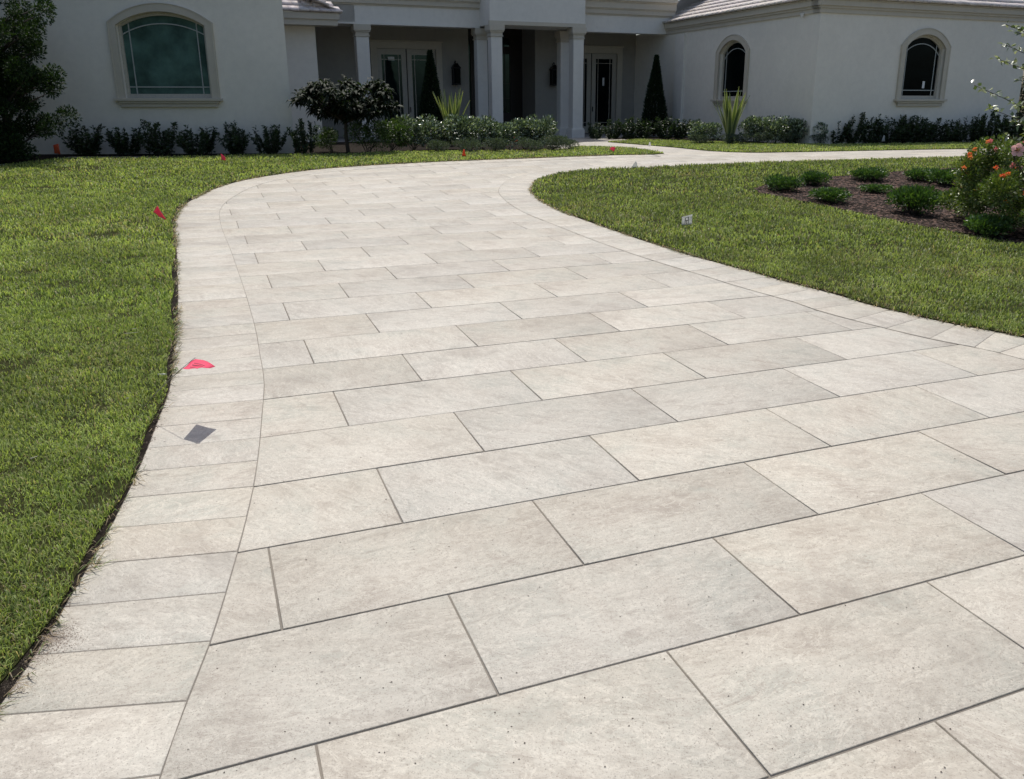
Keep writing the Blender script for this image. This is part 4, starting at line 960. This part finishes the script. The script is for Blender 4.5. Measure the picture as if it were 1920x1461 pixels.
def tall_shrub():
    x0, y0 = 7.55, 11.3; z0 = ter(x0, y0)+.02; root = empty('tall_leggy_shrub', (x0, y0, z0), 'tall leggy shrub reaching thin pale-leaved branches in from the right edge', 'shrub')
    st = MB(); P = []; D = []; o = np.array([x0, y0, z0])
    trunk = [np.array([0, 0, -.03]), np.array([.05, 0, .9]), np.array([-.02, .02, 1.8]), np.array([.02, 0, 2.7])]; st.tube([tuple(t) for t in trunk], .03, .012, 7)
    ends = [((1886, 46), 11.1, .92), ((1880, 82), 11.0, .8), ((1870, 110), 11.2, .75), ((1827, 160), 11.0, .55), ((1912, 150), 11.1, .6), ((1905, 60), 11.3, .95), ((1860, 205), 11.1, .5), ((1905, 195), 10.9, .55), ((1880, 250), 10.9, .3), ((1960, 20), 11, .95), ((2000, 90), 11, .8), ((2080, 60), 11.2, .9), ((2060, 160), 11.2, .6), ((1900, 225), 11.1, .4)]
    for (px, py), Y, f in ends:
        e = np.array(Pd(px, py, Y))-o; b = np.array([.02, 0, 2.5*f-.35+.1]); 
        c = (b+e)/2+np.array([0, 0, .04]); t = np.linspace(0, 1, 7); pts = [b*(1-s)**2+2*c*s*(1-s)+e*s*s for s in t]; st.tube([tuple(p) for p in pts], .009, .0035, 5)
        m = 60; s = rng.uniform(.42, 1.02, m)
        q = np.stack([b]*m)*((1-s)**2)[:, None]+2*c*(s*(1-s))[:, None]+e*(s*s)[:, None]; d = rand_dir(m, .3)*[1, 1, .8]; P.append(q+d*rng.uniform(0, .02, (m, 1))); D.append(d)
    st.build('branches', M['bark'], root, local=True, smooth=True); P, D = map(np.concatenate, (P, D)); n = len(P)
    foliage('foliage', P, D, rand_dir(n, 1.2), rng.uniform(.05, .10, n), rng.uniform(.032, .055, n), [(.30, .34, .24), (.55, .57, .48), (.12, .17, .07)], M['gloss'], root)
tall_shrub()
# small pale things lying about
st_ = Vector(g3(300, 708)); root = MB().tube([tuple(st_+Vector((-.02, 0, .02))), tuple(st_+Vector((.045, .004, .022)))], .006, .006, 8).build('plastic_stake', M['white']); tag(root, 'short white plastic stake lying at the left driveway edge beside the pink flag wire', 'stake')
tw = MB()
for px, py, l in ((236, 636, .10), (250, 627, .05), (15, 541, .03), (85, 461, .05), (120, 375, .04), (238, 760, .03), (1240, 421, .03), (925, 285, .04), (60, 875, .04), (30, 480, .03)):
    p = Vector(g3(px, py, .045)); a = rng.uniform(-.8, .8); tw.tube([tuple(p), tuple(p+Vector((math.cos(a)*l, math.sin(a)*l*.6, .008)))], .003, .0018, 5)
tag(tw.build('dry_twigs', M['straw']), 'pale dry twigs and bits scattered in the lawn', 'twigs', kind='stuff')
# ------------------------------------------------------------------ marker flags
def flagmat(name, c, trans=.45, rough=.45):
    m, n, p, out = mat(name); tc = nd(n, 'ShaderNodeTexCoord'); f = noise(n, tc.outputs['Object'], 30, 2); col = ramp(n, f, [(.3, tuple(x*.9 for x in c)), (.7, c)])
    n.links.new(col, p.inputs['Base Color']); p.inputs['Roughness'].default_value = rough
    tr = nd(n, 'ShaderNodeBsdfTranslucent'); n.links.new(col, tr.inputs[0]); ms = nd(n, 'ShaderNodeMixShader'); ms.inputs[0].default_value = trans
    n.links.new(p.outputs[0], ms.inputs[1]); n.links.new(tr.outputs[0], ms.inputs[2]); n.links.new(ms.outputs[0], out.inputs[0]); return m
M['pink'] = flagmat('pink_plastic', (.95, .13, .24)); M['orange'] = flagmat('orange_plastic', (.9, .18, .06)); M['wflag'] = flagmat('white_film', (.85, .85, .83), .6); M['ink'] = plain('ink', (.015, .004, .01), .6)
M['darkink'] = plain('dark_ink', (.05, .05, .05), .6)
def closest(px, py, S):                               # point on the view ray nearest to the sun ray through ground point S
    d = Vector(ray(px, py)).normalized(); o_ = Vector((0, 0, CAMH)); s = sdir.normalized(); w0 = o_-S; b = d.dot(s); den = 1-b*b
    t = (b*s.dot(w0)-d.dot(w0))/den; return o_+d*t
def near_flag():
    base = Vector(g3(252, 775)); root = empty('marker_flag', base, 'large pink marker flag leaning over the left driveway border', 'flag', 'pink marker flags')
    cor = [((341.6, 690.6), (343.5, 826)), ((366, 670.7), (368, 798)), ((403.7, 687), (408.6, 806.5)), ((370, 693.5), (368, 834.4))]
    P = [closest(a[0], a[1], Vector(g3(*b))) for a, b in cor]
    print('flag', [tuple(round(x, 3) for x in p) for p in P], 'wire', (P[0]-base).length)
    n = 9; V = []; nr = (P[1]-P[0]).cross(P[3]-P[0]).normalized()
    for i in range(n):
        for j in range(n):
            a, b = i/(n-1), j/(n-1); q = (P[0]*(1-a)+P[3]*a)*(1-b)+(P[1]*(1-a)+P[2]*a)*b; V.append(tuple(q+nr*(.006*math.sin(a*5+b*2)+.004*math.sin(b*7-a*3))))
    F = [(i*n+j, (i+1)*n+j, (i+1)*n+j+1, i*n+j+1) for i in range(n-1) for j in range(n-1)]
    fl = MB().add(V, F).build('flag', M['pink'], root, smooth=True)
    sd_ = fl.modifiers.new('s', 'SOLIDIFY'); sd_.thickness = .0006
    # illegible printed line on the flag
    up = nr if nr.dot(Vector((0, 0, CAMH))-P[0]) > 0 else -nr; ik = MB()
    for r_, (b0, b1) in enumerate(((.28, .34), (.46, .52), (.60, .64))):
        a = .2
        while a < .78:
            l = rng.uniform(.02, .05)
            q = [(P[0]*(1-x)+P[3]*x)*(1-y)+(P[1]*(1-x)+P[2]*x)*y+nr*(.006*math.sin(x*5+y*2)+.004*math.sin(y*7-x*3))+up*.0012 for x, y in ((a, b0), (a+l, b0), (a+l, b1), (a, b1))]
            ik.add([tuple(p) for p in q], [(0, 1, 2, 3)]); a += l+rng.uniform(.012, .03)
    ik.build('print', M['ink'], root)
    w_ = MB().tube([tuple(base-Vector((0, 0, .03))), tuple(base*.5+P[0]*.5+Vector((0, 0, .004))), tuple(P[0]), tuple(P[1])], .0021, .0021, 6).build('wire', M['wire'], root)
near_flag()
def small_flag(px, py, h, corners, m, label, group, lean=(0, 0), name='marker_flag', mark=None):
    """corners: offsets (across, up) in metres from the top of the wire"""
    b = Vector(g3(px, py)); root = empty(name, b, label, 'flag', group); top = b+Vector((lean[0], lean[1], h))
    MB().tube([tuple(b-Vector((0, 0, .03))), tuple((b+top)/2+Vector((.003, 0, 0))), tuple(top)], .0015, .0015, 5).build('wire', M['wire'], root)
    a = Vector((math.cos(.35), math.sin(.35), 0)); V = []; n = 6; C_ = [top+a*x+Vector((0, 0, z))+Vector((0, y_, 0)) for x, z, y_ in corners]
    for i in range(n):
        for j in range(n):
            s, t = i/(n-1), j/(n-1); q = (C_[0]*(1-s)+C_[1]*s)*(1-t)+(C_[3]*(1-s)+C_[2]*s)*t; V.append(tuple(q+Vector((0, .008*math.sin(s*4+t*3), 0))))
    F = [(i*n+j, (i+1)*n+j, (i+1)*n+j+1, i*n+j+1) for i in range(n-1) for j in range(n-1)]; fl = MB().add(V, F).build('flag', m, root, smooth=True); sd_ = fl.modifiers.new('s', 'SOLIDIFY'); sd_.thickness = .0008
    if mark:
        ik = MB()
        for (x0, z0, x1, z1) in mark:
            q = []
            for s, t in ((x0, z0), (x1, z0), (x1, z1), (x0, z1)):
                q.append(tuple((C_[0]*(1-s)+C_[1]*s)*(1-t)+(C_[3]*(1-s)+C_[2]*s)*t+Vector((0, .008*math.sin(s*4+t*3)-.0035, 0))))
            ik.add(q, [(0, 1, 2, 3)])
        ik.build('print', M['darkink'], root)
PK = 'pink marker flags'; WH = 'white marker flags'
small_flag(312, 428, .20, [(-.08, .02, 0), (-.02, -.05, .02), (.06, -.10, .03), (-.02, .10, 0)], M['pink'], 'pink marker flag bent over in the lawn beyond the left border', PK, (-.06, 0))
small_flag(419, 310, .16, [(-.03, .10, 0), (.05, .02, .03), (.04, -.06, .05), (-.04, -.04, 0)], M['pink'], 'small pink marker flag in the grass near the left wing hedge', PK)
small_flag(870, 299, .10, [(-.05, -.02, 0), (.05, -.03, .02), (.02, .13, .02), (-.01, .14, 0)], M['orange'], 'orange marker flag at the driveway edge in front of the porch bed', PK)
small_flag(1150, 291, .12, [(-.12, .04, 0), (.02, -.04, .03), (.06, .07, .03), (-.04, .09, 0)], M['pink'], 'bright pink marker flag in the narrow grass tip by the entry walk', PK)
small_flag(967, 276, .20, [(-.06, -.05, 0), (.06, -.04, 0), (.07, .12, .03), (-.06, .12, 0)], M['orange'], 'red-orange marker flag among the glossy shrubs', PK)
small_flag(1027, 272, .24, [(-.05, -.03, 0), (.07, -.04, 0), (.07, .08, .03), (-.04, .10, 0)], M['pink'], 'red-pink marker flag behind the last glossy shrub by the column', PK)
small_flag(108, 294, .18, [(-.06, -.10, 0), (.08, -.12, 0), (.05, .14, .03), (-.06, .10, 0)], M['orange'], 'red marker flag beneath the dark evergreen tree', PK)
small_flag(1190, 318, .05, [(-.08, .0, 0), (.07, -.03, .02), (.04, .13, .02), (.01, .12, 0)], M['wflag'], 'folded white marker flag at the far edge of the island lawn', WH)
small_flag(1287, 428, .095, [(-.08, -.055, 0), (.085, -.045, 0), (.085, .095, 0), (-.08, .065, 0)], M['wflag'], 'square white marker flag with a black mark in the island lawn', WH, mark=((.30, .12, .36, .85), (.60, .12, .66, .85), (.36, .46, .60, .54), (.30, .80, .66, .85), (.44, .12, .50, .46), (.12, .9, .88, .93)))
small_flag(1218, 276, .05, [(-.05, -.02, 0), (.05, -.02, 0), (.02, .10, 0), (-.01, .10, 0)], M['wflag'], 'small white marker flag at the entry walk edge', WH)
small_flag(1389, 271, .14, [(-.07, -.05, 0), (.08, -.06, 0), (.03, .15, 0), (.0, .15, 0)], M['wflag'], 'white marker flag beside the right sword plant', WH)
small_flag(1655, 271, .14, [(-.06, -.05, 0), (.07, -.05, 0), (.04, .14, 0), (.0, .14, 0)], M['wflag'], 'white marker flag before the right wing hedge, under the middle of the wall', WH)
small_flag(1880, 268, .16, [(-.08, -.03, 0), (.09, -.06, 0), (.07, .15, 0), (.0, .14, 0)], M['wflag'], 'white marker flag before the right wing hedge near the flowering bush', WH)
